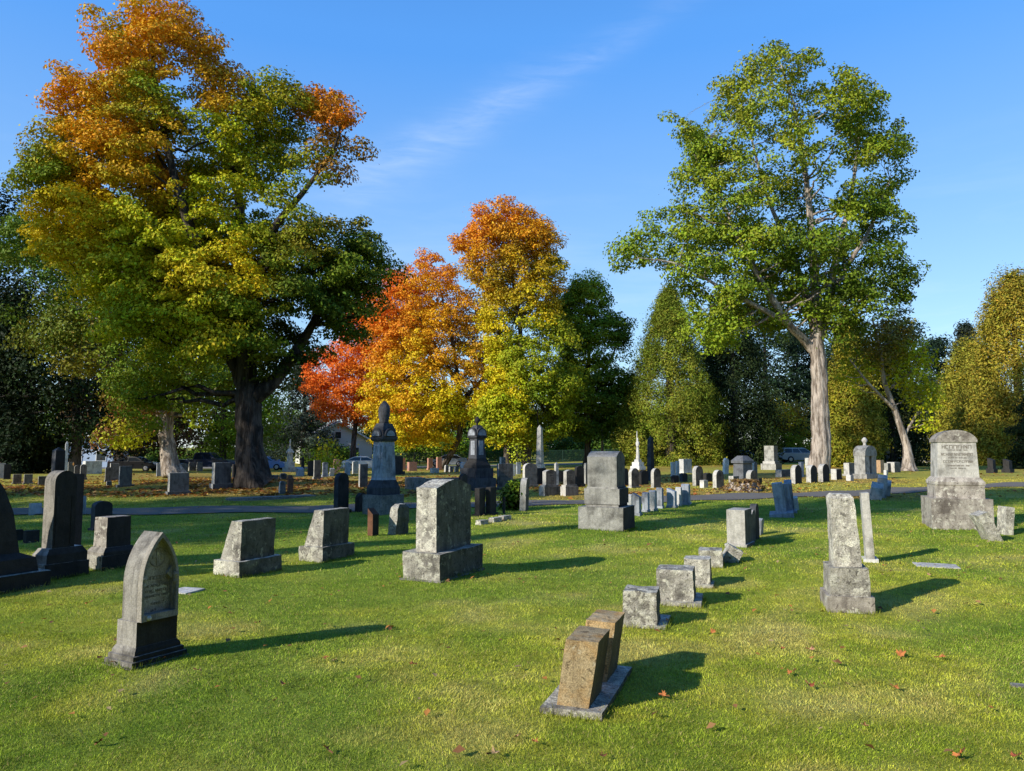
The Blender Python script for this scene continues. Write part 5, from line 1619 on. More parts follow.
def trees():
    # the great maple with the dark trunk
    g, _ = ground(252, 488); y = g[1] + .5
    tree('maple_tree', 'great maple with dark trunk, turning orange at the top and yellow-green below', 'tree', (g[0], y), y,
         [[(252, 489, .47), (250, 445, .42), (248, 405, .42), (246, 370, .38), (244, 335, .30)],
          [(247, 392, .36), (228, 340, .30), (205, 270, .22, -1.0), (175, 180, .14, -1.5), (155, 80, .08, -1), (150, 20, .03)],
          [(222, 300, .13, -1), (190, 235, .10, -.5), (145, 165, .07, 0), (100, 110, .04, .5), (62, 72, .015, .5)],
          [(172, 180, .06, 0), (135, 110, .035, .5), (115, 55, .015, .5), (108, 32, .008, .5)],
          [(246, 350, .34), (243, 290, .27, .8), (240, 210, .18, 1), (225, 120, .10, 1), (200, 50, .04, .5)],
          [(250, 400, .32), (272, 383, .26), (300, 345, .18, .5), (335, 285, .09, 1.0), (355, 250, .05, 1.2)],
          [(249, 360, .26), (258, 285, .20, -.5), (275, 228, .14, -1), (305, 190, .09, -1), (333, 150, .05, -1), (342, 115, .02, -1)],
          [(244, 370, .24), (205, 335, .16, 1.5), (165, 305, .10, 3), (120, 270, .05, 3.5)],
          [(245, 360, .22), (180, 320, .16, 1.5), (120, 240, .10, 2), (70, 190, .05, 2)]],
         [(156, -14), (179, -8), (190, 10), (188, 28), (205, 36), (222, 52), (216, 70), (232, 85), (262, 84), (282, 80), (300, 98), (312, 92), (322, 82), (340, 94), (345, 110), (350, 130), (346, 158), (336, 152),
          (328, 160), (322, 150), (324, 128), (306, 112), (288, 135), (282, 165), (268, 190), (262, 214), (282, 224), (300, 222), (322, 206), (350, 212), (372, 224), (376, 250), (383, 270), (378, 300), (362, 320), (352, 348), (318, 352), (296, 362), (272, 375), (255, 402), (228, 398), (212, 386), (192, 374), (170, 380), (156, 425), (136, 420), (130, 385), (113, 352), (115, 318), (90, 300), (81, 270), (47, 262), (37, 230), (49, 205), (34, 180), (45, 150), (60, 140), (54, 110), (64, 90), (86, 72), (108, 62), (113, 35), (130, 22), (136, 5)],
         760, .60, 280, .122,
         palette([(150, 0, OR), (175, 20, OR), (100, 40, YE), (60, 88, OR), (95, 72, RO), (45, 110, OR), (130, 70, OL), (160, 90, OL), (225, 70, OR), (205, 60, (.42, .24, .03)), (260, 100, OL), (330, 105, RO), (345, 150, (.40, .2, .03)),
                  (300, 150, OL), (270, 140, OL), (200, 130, YG), (180, 180, YG), (90, 140, OL), (85, 152, OR), (40, 150, GR), (20, 175, GR), (35, 210, YE), (100, 200, YE), (70, 240, YE), (140, 230, YG), (160, 160, RO), (210, 230, YE), (220, 180, YG), (235, 260, YE),
                  (190, 280, YE), (170, 330, YG), (130, 310, YG), (210, 350, YG), (225, 300, YE), (150, 250, YE), (170, 210, YG), (240, 220, YG), (110, 260, YG), (160, 400, OL), (140, 440, OL), (250, 320, GR), (270, 280, MD), (300, 250, MD), (330, 250, GR), (330, 225, (.4, .28, .03)), (360, 240, MD), (350, 300, MD), (310, 330, MD), (290, 360, DK), (250, 390, DK), (270, 200, OL), (120, 370, OL)], 16),  # darker greens at right and below paint in the crown's shaded side
         'darkbark', dmin=.56, extra=150, thick=.64, flare=1.55, seed=2, twig=.05, gap=.40, gs=.62, squash=.42, shell=.6)
    # its paler neighbour
    g, _ = ground(171, 478); y = g[1] + .4
    tree('maple_tree', 'broad maple with pale flaking trunk, olive green, beside the great dark trunk', 'tree', (g[0], y), y,
         [[(172, 479, .46), (168, 450, .40), (166, 425, .38), (172, 395, .34), (180, 350, .26), (180, 250, .12)],
          [(166, 425, .28), (150, 395, .22), (120, 350, .14), (90, 310, .06)], [(172, 400, .25), (200, 360, .18), (225, 320, .08)]],
         [(30, 195), (90, 200), (160, 190), (215, 250), (235, 330), (240, 390), (222, 412), (205, 424), (192, 408), (172, 402), (156, 404), (140, 440), (114, 440), (105, 400), (75, 360), (20, 330), (-5, 290), (8, 240)],
         260, 1.05, 210, .19, palette([(60, 230, GR), (30, 280, MD), (100, 300, MD), (150, 330, GR), (130, 420, YG), (150, 440, YG), (185, 440, OL), (215, 400, GR), (230, 350, MD), (110, 390, (.28, .12, .04)), (190, 300, GR), (170, 395, OL)], 22), 'palebark', dmin=.8, extra=60, thick=.55, seed=5, twig=.06, gap=.30)
    # dark mass behind at left
    for k, (px, d, poly, n, lab, col) in enumerate((
            (75, 62, [(-30, 210), (20, 190), (60, 250), (100, 300), (128, 360), (135, 440), (60, 452), (-10, 440), (-40, 330)], 300, 'large dark green tree behind the maples at the left', (.016, .028, .007)),  # leaf colour lowered to stand in for shade from neighbouring trees
            (118, 74, [(70, 330), (130, 310), (180, 340), (200, 400), (195, 446), (150, 452), (90, 448), (60, 400)], 190, 'dark reddish-brown tree behind the pale flaking trunk', (.06, .035, .015)),
            (222, 84, [(180, 350), (230, 345), (270, 370), (285, 420), (270, 448), (200, 450), (170, 420)], 170, 'green tree behind the gap between the two big trunks', GR))):
        tree('broadleaf_tree', lab, 'tree', at(px, d), d, [[(px, 462, .40), (px + 2, 430, .34), (px, 380, .22), (px, 330, .08)]], poly, n, 1.3, 85, .30, mixcol(col, tuple(c * 1.5 for c in col), tuple(c * .8 for c in col)), 'darkbark', 'trees behind the lawn', dmin=1.0, extra=14, thick=.6, seed=k, twig=.07)
    conifer('spruce_tree', 'dark spruce at the far left edge', 'tree', at(4, 62), 14.5, 3.6, mixcol((.018, .035, .014), (.03, .05, .02)), 330, 60, .34, None, .9, rad=.9, seed=3)
    # small yellow-green tree at far left, sapling before the house
    shrub('young_tree', 'small yellow-green tree with thin trunk at far left', 20, 472, 62, 42, mixcol(YG, GR, OL), 46, 46, .24, 'tree', None, depth=.7)
    shrub('young_tree', 'thin yellow-leaved sapling in front of the white house', 325, 475, 26, 36, mixcol(YG, YE, OL), 26, 26, .16, 'tree')
    # blue-grey spruce by the house
    conifer('spruce_tree', 'blue-grey spruce beside the white house', 'tree', at(303, 104), 15.5, 5.6, mixcol((.055, .08, .055), (.04, .06, .04), (.085, .11, .08)), 340, 62, .40, None, .85, rad=1.1, low=.10, droop=-.2, seed=8, gaps=.5)
    # red, orange and gold maples in the middle
    def mid(px, d, poly, n, lab, cols, trunk, j=14, bark='bark', th=.7, rad=1.0, per=130, ex=50):
        b = at(px, d)
        tree('maple_tree', lab, 'tree', b, d, trunk, poly, int(n * 1.5), rad * .82, per, .23, palette(cols, j), bark, 'autumn maples in the middle', dmin=rad * .58, extra=ex, thick=th, flare=1.3, seed=px, twig=.06, gap=0 if px == 352 else .36, gs=.34, squash=.5)
    mid(352, 92, [(306, 352), (330, 345), (345, 318), (362, 300), (378, 280), (402, 270), (425, 300), (430, 380), (415, 430), (370, 418), (335, 428), (318, 410), (306, 392)], 330, 'scarlet and orange-red maple, leftmost of the autumn group',
        [(320, 370, (.95, .19, .02)), (350, 350, (.95, .21, .02)), (330, 410, (.95, .21, .02)), (370, 300, (.95, .21, .02)), (400, 280, RO), (400, 350, OR), (390, 400, (.95, .21, .02)), (360, 400, (.95, .21, .02))],
        [[(352, 464, .34), (355, 430, .3), (360, 380, .2), (370, 320, .08)], [(356, 420, .2), (335, 390, .12), (320, 370, .05)], [(357, 410, .2), (390, 360, .12), (405, 310, .05)]], rad=1.25, per=150)
    mid(440, 76, [(372, 330), (384, 295), (396, 272), (412, 262), (428, 248), (450, 262), (462, 285), (485, 300), (505, 340), (510, 400), (490, 428), (462, 420), (450, 448), (420, 440), (400, 448), (384, 436), (370, 420), (366, 385), (372, 360)], 400, 'golden-orange spreading maple in the centre of the autumn group',
        [(430, 258, RO), (410, 275, RD), (385, 290, RD), (440, 300, OR), (470, 300, OR), (372, 330, RD), (395, 330, RO), (375, 365, RO), (420, 320, OR), (420, 360, YE), (385, 400, YE), (370, 420, YE), (400, 440, YE), (430, 420, YE), (450, 350, OR), (480, 350, (.50, .27, .03)), (490, 400, YE), (450, 395, YE), (470, 420, YG), (410, 400, OR)],
        [[(458, 462, .32), (458, 440, .28), (460, 410, .25), (458, 380, .2), (452, 340, .16), (440, 290, .05)], [(460, 405, .24), (430, 385, .16, -1), (400, 370, .07, -2)], [(462, 400, .24), (485, 375, .15), (497, 345, .06)], [(458, 385, .2), (435, 345, .13, -1), (412, 305, .05, -1)]], ex=70)
    mid(526, 72, [(455, 238), (468, 230), (478, 208), (498, 198), (520, 206), (540, 216), (556, 232), (550, 252), (568, 262), (562, 290), (556, 310), (575, 330), (580, 380), (570, 420), (545, 440), (515, 445), (488, 430), (478, 400), (490, 360), (480, 320), (484, 290), (468, 270)], 480, 'tallest autumn maple, orange crown over yellow-green, in the middle',
        [(500, 208, RO), (475, 235, RO), (530, 225, OR), (545, 235, OR), (490, 260, OR), (515, 255, (.45, .25, .03)), (550, 260, OR), (560, 280, OL), (520, 300, (.70, .45, .02)), (500, 300, (.40, .28, .03)), (530, 320, YE), (520, 345, YG), (540, 300, (.62, .42, .02)), (555, 320, OL), (565, 350, GR), (500, 350, YE), (490, 390, YE), (520, 390, YG), (545, 380, OL), (560, 400, GR), (560, 430, OL), (510, 430, OL), (535, 340, OL)],
        [[(527, 464, .38), (527, 440, .33), (524, 410, .30), (522, 370, .26), (518, 310, .17), (505, 240, .06)], [(523, 400, .22), (545, 360, .14), (555, 310, .06)], [(522, 380, .2), (500, 340, .13), (490, 290, .05)], [(520, 330, .15), (535, 270, .08), (540, 235, .03)]], ex=80)
    mid(507, 70, [(480, 400), (500, 385), (525, 395), (530, 430), (510, 446), (486, 440), (476, 425)], 60, 'low yellow-olive maple on a pale straight trunk right of the gabled monument',
        [(500, 400, YG), (490, 425, OL), (520, 420, YE)], [[(507, 464, .32), (507, 440, .28), (505, 415, .24), (503, 392, .12)]], ex=14)
    mid(587, 78, [(560, 300), (572, 285), (592, 275), (606, 290), (608, 310), (628, 322), (625, 345), (638, 360), (632, 400), (620, 432), (585, 440), (560, 430), (552, 400), (560, 350)], 330, 'dark green maple at the right end of the autumn group',
        [(590, 285, OL), (600, 310, GR), (575, 330, GR), (620, 340, MD), (600, 370, GR), (580, 400, MD), (620, 400, MD), (600, 425, MD), (565, 370, OL)],
        [[(587, 465, .34), (588, 440, .30), (586, 400, .25), (590, 340, .15), (592, 300, .05)], [(587, 395, .18), (610, 360, .1), (620, 335, .04)]])
    # cedar pair
    conifer('cedar_tree', 'tall yellow-green pointed cedar, sunlit, right of the white statue', 'tree', at(671, 76), 18.0, 7.0, mixcol((.26, .31, .032), (.18, .23, .024), (.33, .33, .04)), 1100, 120, .20, None, .80, rad=.62, low=.0, droop=-.25, seed=1, lobes=.09, fill=.22, squash=1.15)
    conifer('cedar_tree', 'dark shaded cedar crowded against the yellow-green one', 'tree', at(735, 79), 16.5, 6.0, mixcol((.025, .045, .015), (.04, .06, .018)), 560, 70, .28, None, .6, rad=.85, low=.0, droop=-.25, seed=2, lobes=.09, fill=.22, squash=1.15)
    # the tall pale-trunked tree
    g, _ = ground(822, 474); y = g[1] + .5
    cotton = palette([(770, 60, (0.327, 0.367, 0.026)), (720, 110, (0.384, 0.388, 0.034)), (850, 90, (0.288, 0.329, 0.026)), (690, 200, (0.250, 0.329, 0.026)), (640, 250, (0.231, 0.310, 0.026)), (760, 200, (0.308, 0.367, 0.024)), (700, 300, (0.327, 0.426, 0.026)), (850, 180, (0.174, 0.252, 0.017)), (880, 230, (0.143, 0.223, 0.019)), (870, 300, (0.115, 0.174, 0.016)), (800, 150, (0.269, 0.329, 0.024))], 40)
    tree('cottonwood_tree', 'very tall broad airy tree with a pale grey trunk, right of centre', 'tree', (g[0], y), y,
         [[(822, 474, .56), (821, 440, .53), (820, 400, .50), (819, 365, .48), (816, 335, .40), (816, 300, .32), (812, 240, .24), (806, 180, .16), (795, 110, .08), (780, 62, .03)],
          [(819, 358, .34), (806, 342, .28), (790, 325, .23, -.8), (772, 298, .22, -1.4), (750, 262, .15, -2), (722, 200, .09, -2), (705, 140, .04, -2)],
          [(790, 325, .2, -.8), (760, 308, .16, -1.5), (725, 290, .11, -2), (680, 265, .07, -2), (640, 258, .035, -2)],
          [(818, 345, .36), (808, 300, .26, 1.2), (790, 250, .18, 2), (765, 190, .11, 2), (745, 110, .05, 2)],
          [(818, 345, .34), (828, 300, .26, .6), (838, 250, .2, 1), (852, 190, .12, 1.2), (862, 110, .05, 1)],
          [(828, 300, .2, .6), (850, 262, .15), (872, 225, .10), (890, 180, .05)],
          [(770, 296, .14, -1.4), (735, 235, .1, -1), (695, 215, .07, 0), (660, 210, .035, 0)],
          [(706, 190, .035, -2), (690, 140, .02, -2), (682, 118, .01, -2)]],
         [(748, 50), (760, 44), (772, 42), (776, 55), (790, 62), (806, 56), (816, 66), (835, 72), (856, 78), (866, 92), (878, 92), (876, 108), (866, 120), (880, 132), (895, 122), (904, 132), (911, 142), (902, 158), (908, 182), (896, 196), (910, 222), (898, 236), (890, 250), (908, 275),
          (905, 300), (885, 310), (868, 330), (846, 322), (838, 345), (826, 330), (800, 318), (780, 330), (755, 318), (738, 345), (712, 352), (696, 345), (690, 320), (678, 290), (664, 268), (650, 280), (644, 302), (632, 286), (618, 272), (610, 250), (622, 244), (636, 232), (648, 228),
          (640, 205), (644, 192), (660, 184), (690, 160), (692, 138), (684, 122), (692, 108), (705, 112), (718, 96), (722, 80), (738, 80), (742, 64)],
         640, .72, 130, .20, cotton, 'palebark', dmin=.66, extra=200, thick=.62, squash=.55, flare=1.15, rnd_n=.9, seed=9, twig=.055, shell=.65, gap=.43, gs=.46)
    # the leaning tree and what stands behind it
    g, _ = ground(912, 471); y = g[1] + .4
    tree('leaning_tree', 'pale leaning trunk with sparse yellow-olive leaves, right of the tall tree', 'tree', (g[0], y), y,
         [[(915, 472, .30), (907, 447, .24), (895, 412, .20), (884, 380, .15), (880, 350, .12), (872, 318, .05)], [(897, 412, .14), (870, 385, .09, -1), (850, 360, .04, -1)], [(890, 388, .12), (912, 370, .08), (925, 345, .03)], [(904, 436, .1), (925, 400, .06, 1), (938, 380, .03, 1)]],
         [(845, 345), (862, 322), (880, 318), (905, 322), (922, 345), (935, 375), (938, 410), (925, 425), (910, 400), (895, 380), (870, 372), (850, 395), (840, 380)], 105, .8, 62, .22, palette([(860, 340, OL), (900, 340, (.24, .2, .03)), (930, 390, YG), (850, 380, YG), (880, 340, (.22, .13, .03))], 18), 'palebark', dmin=.6, extra=50, flare=2.1, seed=12, thick=.5)
    conifer('cedar_tree', 'sunlit yellow-green cedar between the tall pale trunk and the leaning one', 'tree', at(853, 66), 13.0, 2.9, mixcol((.36, .33, .03), (.24, .25, .025), (.40, .33, .04)), 420, 100, .24, None, .7, rad=.7, low=0, droop=-.2, seed=13, lobes=.09, fill=.22, squash=1.15)
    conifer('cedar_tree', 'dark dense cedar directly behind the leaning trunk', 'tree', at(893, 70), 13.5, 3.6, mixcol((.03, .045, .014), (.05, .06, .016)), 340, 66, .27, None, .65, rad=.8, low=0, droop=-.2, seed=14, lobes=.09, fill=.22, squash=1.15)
    conifer('pine_tree', 'blue-green pine with layered boughs rising behind the leaning tree', 'tree', at(905, 100), 20.5, 5.6, mixcol((.025, .05, .028), (.04, .07, .04)), 150, 90, .42, None, .55, rad=1.4, low=.25, droop=.05, seed=15, gaps=.7)
    conifer('pine_tree', 'dark pine left of the golden trees at right', 'tree', at(942, 108), 17.5, 5.2, mixcol((.02, .042, .025), (.03, .055, .03)), 170, 80, .42, None, .6, rad=1.4, low=.15, droop=.0, seed=16, gaps=.5)
    conifer('spruce_tree', 'slim dark spruce with pointed top above the golden trees', 'tree', at(972, 112), 20.5, 4.0, mixcol((.03, .045, .03), (.045, .06, .04)), 260, 70, .40, None, 1.0, rad=1.0, low=.05, droop=-.15, seed=17)
    conifer('cedar_tree', 'broad golden-olive tree at the right edge', 'tree', at(1022, 74), 19.0, 6.4, mixcol((.40, .34, .04), (.30, .28, .035), (.46, .34, .04)), 760, 110, .26, None, .62, rad=.95, low=.02, droop=-.2, seed=18, lobes=.09, fill=.22, squash=1.15)
    conifer('cedar_tree', 'smaller golden-olive tree in front of the slim spruce', 'tree', at(975, 82), 13.0, 4.6, mixcol((.40, .35, .04), (.29, .28, .035)), 480, 100, .27, None, .55, rad=.9, low=.02, droop=-.2, seed=19, lobes=.09, fill=.22, squash=1.15)
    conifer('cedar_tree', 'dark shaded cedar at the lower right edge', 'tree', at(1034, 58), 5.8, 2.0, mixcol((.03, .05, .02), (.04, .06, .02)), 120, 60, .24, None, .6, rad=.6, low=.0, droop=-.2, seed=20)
    for px, d, hgt, rad, lab, s in ((768, 96, 19.5, 6.0, 'tall dark pine between the dark cedar and the pale tall trunk', 21), (800, 104, 18.0, 6.0, 'dark pine directly behind the pale tall trunk', 22), (838, 100, 16.0, 5.0, 'dark pine behind the sunlit yellow-green cedar', 23), (715, 100, 17.0, 5.5, 'dark pine showing between the two cedars', 24)):
        conifer('pine_tree', lab, 'tree', at(px, d), hgt, rad, mixcol((.022, .045, .02), (.035, .065, .028), (.05, .08, .03)), 230, 80, .42, None, .5, rad=1.4, low=.06, droop=.0, seed=s, gaps=.4)
    d = 88
    tree('broadleaf_tree', 'small tree with yellow, red and green leaves behind the silver-blue car', 'tree', at(785, d), d, [[(785, 462, .2), (785, 440, .15), (783, 415, .08)]], [(764, 425), (775, 405), (795, 402), (808, 420), (812, 448), (790, 452), (766, 450)], 70, .9, 70, .24, palette([(790, 420, (.35, .12, .03)), (775, 440, YG), (800, 445, GR), (780, 415, YE)], 10), 'darkbark', dmin=.6, extra=8, seed=31)
    # the wood and hedges closing the view
    k = 0
    for px, d, top, wpx, c in ((-20, 96, 360, 90, DK), (60, 108, 395, 90, MD), (140, 112, 385, 80, DK), (250, 116, 400, 80, MD), (300, 122, 415, 70, GR), (395, 122, 405, 80, DK), (440, 116, 395, 80, MD), (500, 120, 400, 80, GR), (560, 118, 395, 80, DK), (620, 120, 400, 70, MD), (655, 118, 410, 70, GR), (860, 120, 385, 80, DK), (930, 122, 400, 90, DK), (1000, 120, 390, 80, MD), (1080, 112, 330, 90, MD)):
        k += 1; w = wpx / 2
        poly = [(px - w, 440), (px - w * .95, top + 25), (px - w * .5, top + 6), (px, top), (px + w * .6, top + 8), (px + w, top + 28), (px + w, 440), (px + w * .5, 455), (px - w * .5, 455)]
        words_ = ['far left edge', 'gap left of the blue shed', 'blue shed', 'navy pickup truck', 'roofed pedestal monument', 'draped monument', 'silver saloon car', 'gabled monument', 'pale obelisk', 'brown timber pole', 'white statue', 'pierced arch memorial', 'large right monument', 'two dark tapered stones', 'right edge']
        tree('broadleaf_tree', 'dull green woodland tree at the back, behind the ' + words_[k - 1], 'tree', at(px, d), d, [[(px, 460, .3), (px + 1, 440, .25), (px, top + 20, .1)]], poly, 120, 1.6, 80, .42, mixcol(c, tuple(q * 1.4 for q in c), tuple(q * .7 for q in c)), 'darkbark', 'woodland behind the cemetery', dmin=1.0, extra=6, thick=.5, seed=k)
    for px, d, wpx, hpx, c, lab in ((430, 108, 80, 24, GR, 'low green hedge behind the silver saloon car'), (545, 106, 70, 24, MD, 'low green hedge behind the pale obelisk'), (600, 107, 60, 22, MD, 'low green hedge behind the brown timber pole'), (500, 108, 60, 22, GR, 'low green hedge behind the gabled monument'),
                                   (650, 96, 30, 22, (.10, .11, .06), 'greyish bush at the foot of the yellow-green cedar'), (330, 104, 40, 14, MD, 'low bush by the white house'), (30, 92, 90, 16, (.10, .09, .03), 'scrubby brown hedge at far left'), (200, 100, 90, 16, MD, 'low hedge behind the navy pickup truck')):
        b = at(px, d); s = m_per_px((0, d, 0)); zc = float(H(*b))
        root = empty('hedge', (b[0], b[1], zc), 0, lab, 'hedge'); w, h = wpx * s / 2, hpx * s; n = 70
        C = np.stack([RNG.uniform(-w, w, n), RNG.normal(0, .9, n), RNG.uniform(.1, 1, n) ** .7 * h * RNG.uniform(.75, 1.0, n)], -1)
        V, F, K = leaves_mesh(C, 1.0, 80, .30, mixcol(c, tuple(q * 1.5 for q in c), tuple(q * .6 for q in c)), .8, np.array([0, 2, 0])); np_mesh('foliage', V, F, MAT['leaf'], root, K)
        Vs, Fs, b0 = [], [], 0
        for q in C[:8]:
            V, F = tube([[q[0], q[1], -.1], [q[0] + .1, q[1], q[2] * .5], q], [.06, .04, .01], 5); Vs.append(V); Fs.append(F + b0); b0 += len(V)
        np_mesh('stem', np.concatenate(Vs), np.concatenate(Fs), MAT['darkbark'], root)
    shrub('green_bush', 'small dark green bush between the gabled monument tablets and the thin brown slab', 513, 510, 24, 28, mixcol(MD, DK, GR), 46, 46, .09)
    shrub('maple_shoot', 'bright lime-yellow maple shoot beside the straight trunks in the middle', 518, 470, 14, 34, mixcol((.45, .5, .03), YG), 10, 20, .2, 'bush')
    # trees standing to the left, out of the picture, whose shade falls across the lawn
    def shade(x, y, h0, h1, r, n, seed, lab, per=60):
        root_g = np.array([x, y, float(H(x, y))]); root = empty('shade_tree', root_g, 0, lab, 'tree')
        V, F = tube([[0, 0, -.2], [.1, 0, h0 * .6], [0, .1, h0 + (h1 - h0) * .5], [0, 0, h1 * .96]], [.42, .34, .2, .04], 10); np_mesh('trunk', V, F, MAT['bark'], root, None, True)
        t = RNG.random(n); z = h0 + (h1 - h0) * t; e = r * np.sqrt(np.clip(1 - (2 * t - 1) ** 2 * .85, .05, 1)); a = RNG.uniform(0, 2 * np.pi, n); q = np.sqrt(RNG.random(n)) * e
        C = np.stack([np.cos(a) * q, np.sin(a) * q, z], -1)
        V, F, K = leaves_mesh(C, .85, per, .26, mixcol(GR, MD), .65, np.array([0, 0, h0])); np_mesh('crown', V, F, MAT['leaf'], root, K)
    def sc_at(s, c): return (.821 * s - .571 * c, .571 * s + .821 * c)
    for s, c, h0, h1, r, n, lab in SHADE:
        x, y = sc_at(s, c); shade(x, y, h0, h1, r, n, int(c), lab)


def belt():  # unseen foliage, added around the camera to cut sky fill light
    n = 1500
    x = np.r_[RNG.uniform(-9, 34, n), RNG.normal(29, 2.5, n)]; y = np.r_[RNG.normal(-21, 2.5, n), RNG.uniform(-22, 24, n)]
    z = RNG.uniform(.02, 1, 2 * n) * (17 + 5 * np.sin(x * .5) + 3 * np.sin(y * .6))
    C = np.stack([x, y, z], -1); C = C[(x > 24.5 + .45 * np.clip(y, 0, None)) | (y < -14)]
    th = RNG.uniform(R(165), R(275), 900); r = RNG.normal(58, 4, 900)
    C = np.r_[C, np.stack([np.cos(th) * r, np.sin(th) * r, RNG.uniform(.02, 1, 900) * (13 + 3 * np.sin(th * 14))], -1)]
    V, F, K = leaves_mesh(C, 2.0, 46, .95, mixcol(DK, MD, DK)); o = np_mesh('woodland', V, F, MAT['leaf'], None, K)
    tag(o, 'belt of dark woodland closing the cemetery behind and right of the viewer', 'woodland', kind='stuff')


SHADE = [(-14, 11.5, 14, 23, 2.0, 240, 'slender tall tree left of the lawn, out of the picture, nearest the camera'),
         (-16, 16.4, 4, 13, 3.0, 280, 'second shade tree left of the lawn, out of the picture'),
         (-15, 22, 4, 15, 3.2, 260, 'third shade tree left of the lawn, out of the picture'),
         (-20, 29, 5, 20, 5.0, 240, 'farthest shade tree left of the lawn, out of the picture')]


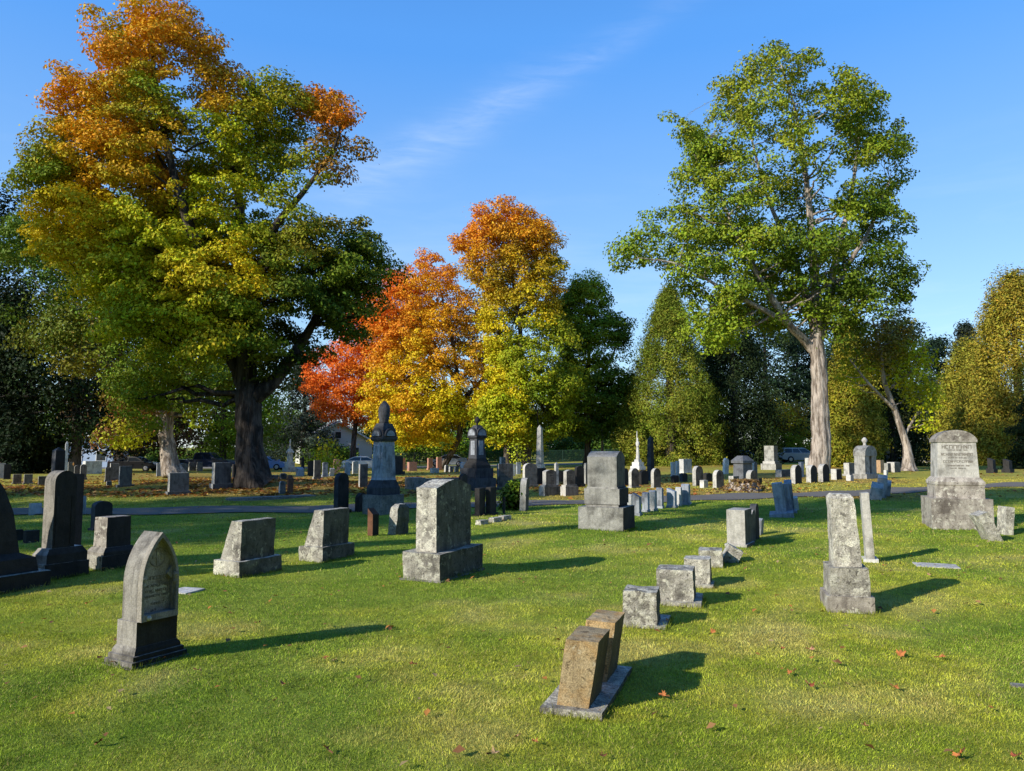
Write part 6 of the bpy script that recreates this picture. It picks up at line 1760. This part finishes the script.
# ------------------------------------------------------------------ light, sky, camera
def sky_and_camera():
    w = bpy.data.worlds.new('World'); SC.world = w; w.use_nodes = True
    nt = w.node_tree; bg = nt.nodes['Background']
    sky = nd(nt, 'ShaderNodeTexSky', sky_type='NISHITA'); sky.sun_disc = False
    sky.sun_elevation = SUN_EL; sky.sun_rotation = math.atan2(SUN_DIR.x, SUN_DIR.y)
    sky.air_density = 1.0; sky.dust_density = .05; sky.ozone_density = 2.2; sky.altitude = 100
    hs = nd(nt, 'ShaderNodeHueSaturation'); hs.inputs['Saturation'].default_value = 1.2; hs.inputs['Value'].default_value = 1.35
    nt.links.new(sky.outputs[0], hs.inputs['Color'])
    # thin torn contrail and faint cirrus, placed by direction in the sky
    tc = nd(nt, 'ShaderNodeTexCoord'); vec = tc.outputs['Generated']
    d1 = Vector(ray(335, 195)).normalized(); d2 = Vector(ray(575, 62)).normalized(); d3 = Vector(ray(720, -6)).normalized()

    def dot(v, c):
        n = nd(nt, 'ShaderNodeVectorMath', operation='DOT_PRODUCT'); nt.links.new(v, n.inputs[0]); n.inputs[1].default_value = c; return n.outputs['Value']
    nz = nd(nt, 'ShaderNodeTexNoise'); nz.inputs['Scale'].default_value = 9; nz.inputs['Detail'].default_value = 6; nt.links.new(vec, nz.inputs['Vector'])
    mp = nd(nt, 'ShaderNodeMapping'); mp.inputs['Rotation'].default_value = (0, R(33), 0); mp.inputs['Scale'].default_value = (7, 14, 45); nt.links.new(vec, mp.inputs['Vector'])
    nf = noise_n(nt, mp.outputs[0], 1.6, 8, .62, .5)
    nrm = d1.cross(d2).normalized(); tang = (d2 - d1).normalized()
    s = math_n(nt, 'SUBTRACT', dot(vec, tang), float(d1 @ tang)); L = float((d2 - d1).length)
    dist = math_n(nt, 'ADD', dot(vec, nrm), math_n(nt, 'MULTIPLY', math_n(nt, 'SUBTRACT', nz.outputs['Fac'], .5), .035))
    wd = math_n(nt, 'SUBTRACT', .030, math_n(nt, 'MULTIPLY', s, .028))
    g = math_n(nt, 'DIVIDE', dist, math_n(nt, 'MAXIMUM', wd, .006)); g = math_n(nt, 'EXPONENT', math_n(nt, 'MULTIPLY', math_n(nt, 'MULTIPLY', g, g), -1.0))
    rm = nd(nt, 'ShaderNodeMapRange', interpolation_type='SMOOTHSTEP'); nt.links.new(s, rm.inputs[0]); rm.inputs[1].default_value = -.06; rm.inputs[2].default_value = .06
    rn = nd(nt, 'ShaderNodeMapRange', interpolation_type='SMOOTHSTEP'); nt.links.new(s, rn.inputs[0]); rn.inputs[1].default_value = L * .6; rn.inputs[2].default_value = L * 1.5; rn.inputs[3].default_value = 1; rn.inputs[4].default_value = .22
    m1 = math_n(nt, 'MULTIPLY', math_n(nt, 'MULTIPLY', g, rm.outputs[0]), rn.outputs[0]); m1 = math_n(nt, 'MULTIPLY', m1, ramp(nt, nf, .25, .75))
    m1 = math_n(nt, 'MULTIPLY', m1, .18)
    mp2 = nd(nt, 'ShaderNodeMapping'); mp2.inputs['Scale'].default_value = (2.5, 2.5, 15); nt.links.new(vec, mp2.inputs['Vector'])
    nc = noise_n(nt, mp2.outputs[0], 1.5, 7, .6, .4)
    sx = nd(nt, 'ShaderNodeSeparateXYZ'); nt.links.new(vec, sx.inputs[0])
    lo = nd(nt, 'ShaderNodeMapRange', interpolation_type='SMOOTHSTEP'); nt.links.new(sx.outputs['Z'], lo.inputs[0]); lo.inputs[1].default_value = .42; lo.inputs[2].default_value = .12
    m2 = math_n(nt, 'MULTIPLY', math_n(nt, 'MULTIPLY', ramp(nt, nc, .48, .8), lo.outputs[0]), .16)
    tot = math_n(nt, 'ADD', m1, m2, True)
    sx = nd(nt, 'ShaderNodeSeparateXYZ'); nt.links.new(vec, sx.inputs[0])
    gz = nd(nt, 'ShaderNodeMapRange'); nt.links.new(sx.outputs['Z'], gz.inputs[0]); gz.inputs[1].default_value = .03; gz.inputs[2].default_value = .48
    g2 = nd(nt, 'ShaderNodeMapRange'); nt.links.new(sx.outputs['Z'], g2.inputs[0]); g2.inputs[1].default_value = .5; g2.inputs[2].default_value = .85
    base = mix(nt, .62, hs.outputs[0], mix(nt, g2.outputs[0], mix(nt, gz.outputs[0], (3.6, 5.3, 6.9), (.78, 2.95, 7.8)), (.2, .95, 3.4)))      # a deep clear autumn blue, evened out
    c = mix(nt, tot, base, (8.5, 8.8, 9.2))
    nt.links.new(c, bg.inputs['Color']); bg.inputs['Strength'].default_value = .15
    l = bpy.data.lights.new('sun', 'SUN'); l.energy = 5.0; l.angle = R(.53); l.color = (1.0, .94, .82)
    so = bpy.data.objects.new('sun', l); COL.objects.link(so); so.rotation_euler = SUN_DIR.to_track_quat('Z', 'Y').to_euler(); so.location = (-30, -20, 30)
    cam = bpy.data.cameras.new('camera'); co = bpy.data.objects.new('camera', cam); COL.objects.link(co)
    cam.sensor_width = 36; cam.sensor_fit = 'HORIZONTAL'; cam.lens = FPX / 1024 * 36; cam.clip_start = .05; cam.clip_end = 6000
    co.location = (0, 0, EYE); co.rotation_euler = (R(90) + PITCH, 0, 0); SC.camera = co
    SC.view_settings.view_transform = 'Standard'; SC.view_settings.look = 'None'; SC.view_settings.exposure = 0; SC.view_settings.gamma = 1
    SC.render.engine = 'CYCLES'; SC.cycles.max_bounces = 6; SC.cycles.diffuse_bounces = 3; SC.cycles.transmission_bounces = 4; SC.cycles.use_denoising = True


build_ground()
strip('lane', LANE, LANE_W, .02, asphalt('lane_asphalt', (.21, .19, .165)))
strip('road', ROAD, 6.5, .03, asphalt('road_asphalt', (.30, .275, .24)))
all_stones()
stump()
structures()
cars()
trees()
belt()
leaves_on_lawn()
scatter_litter()
build_grass()
sky_and_camera()
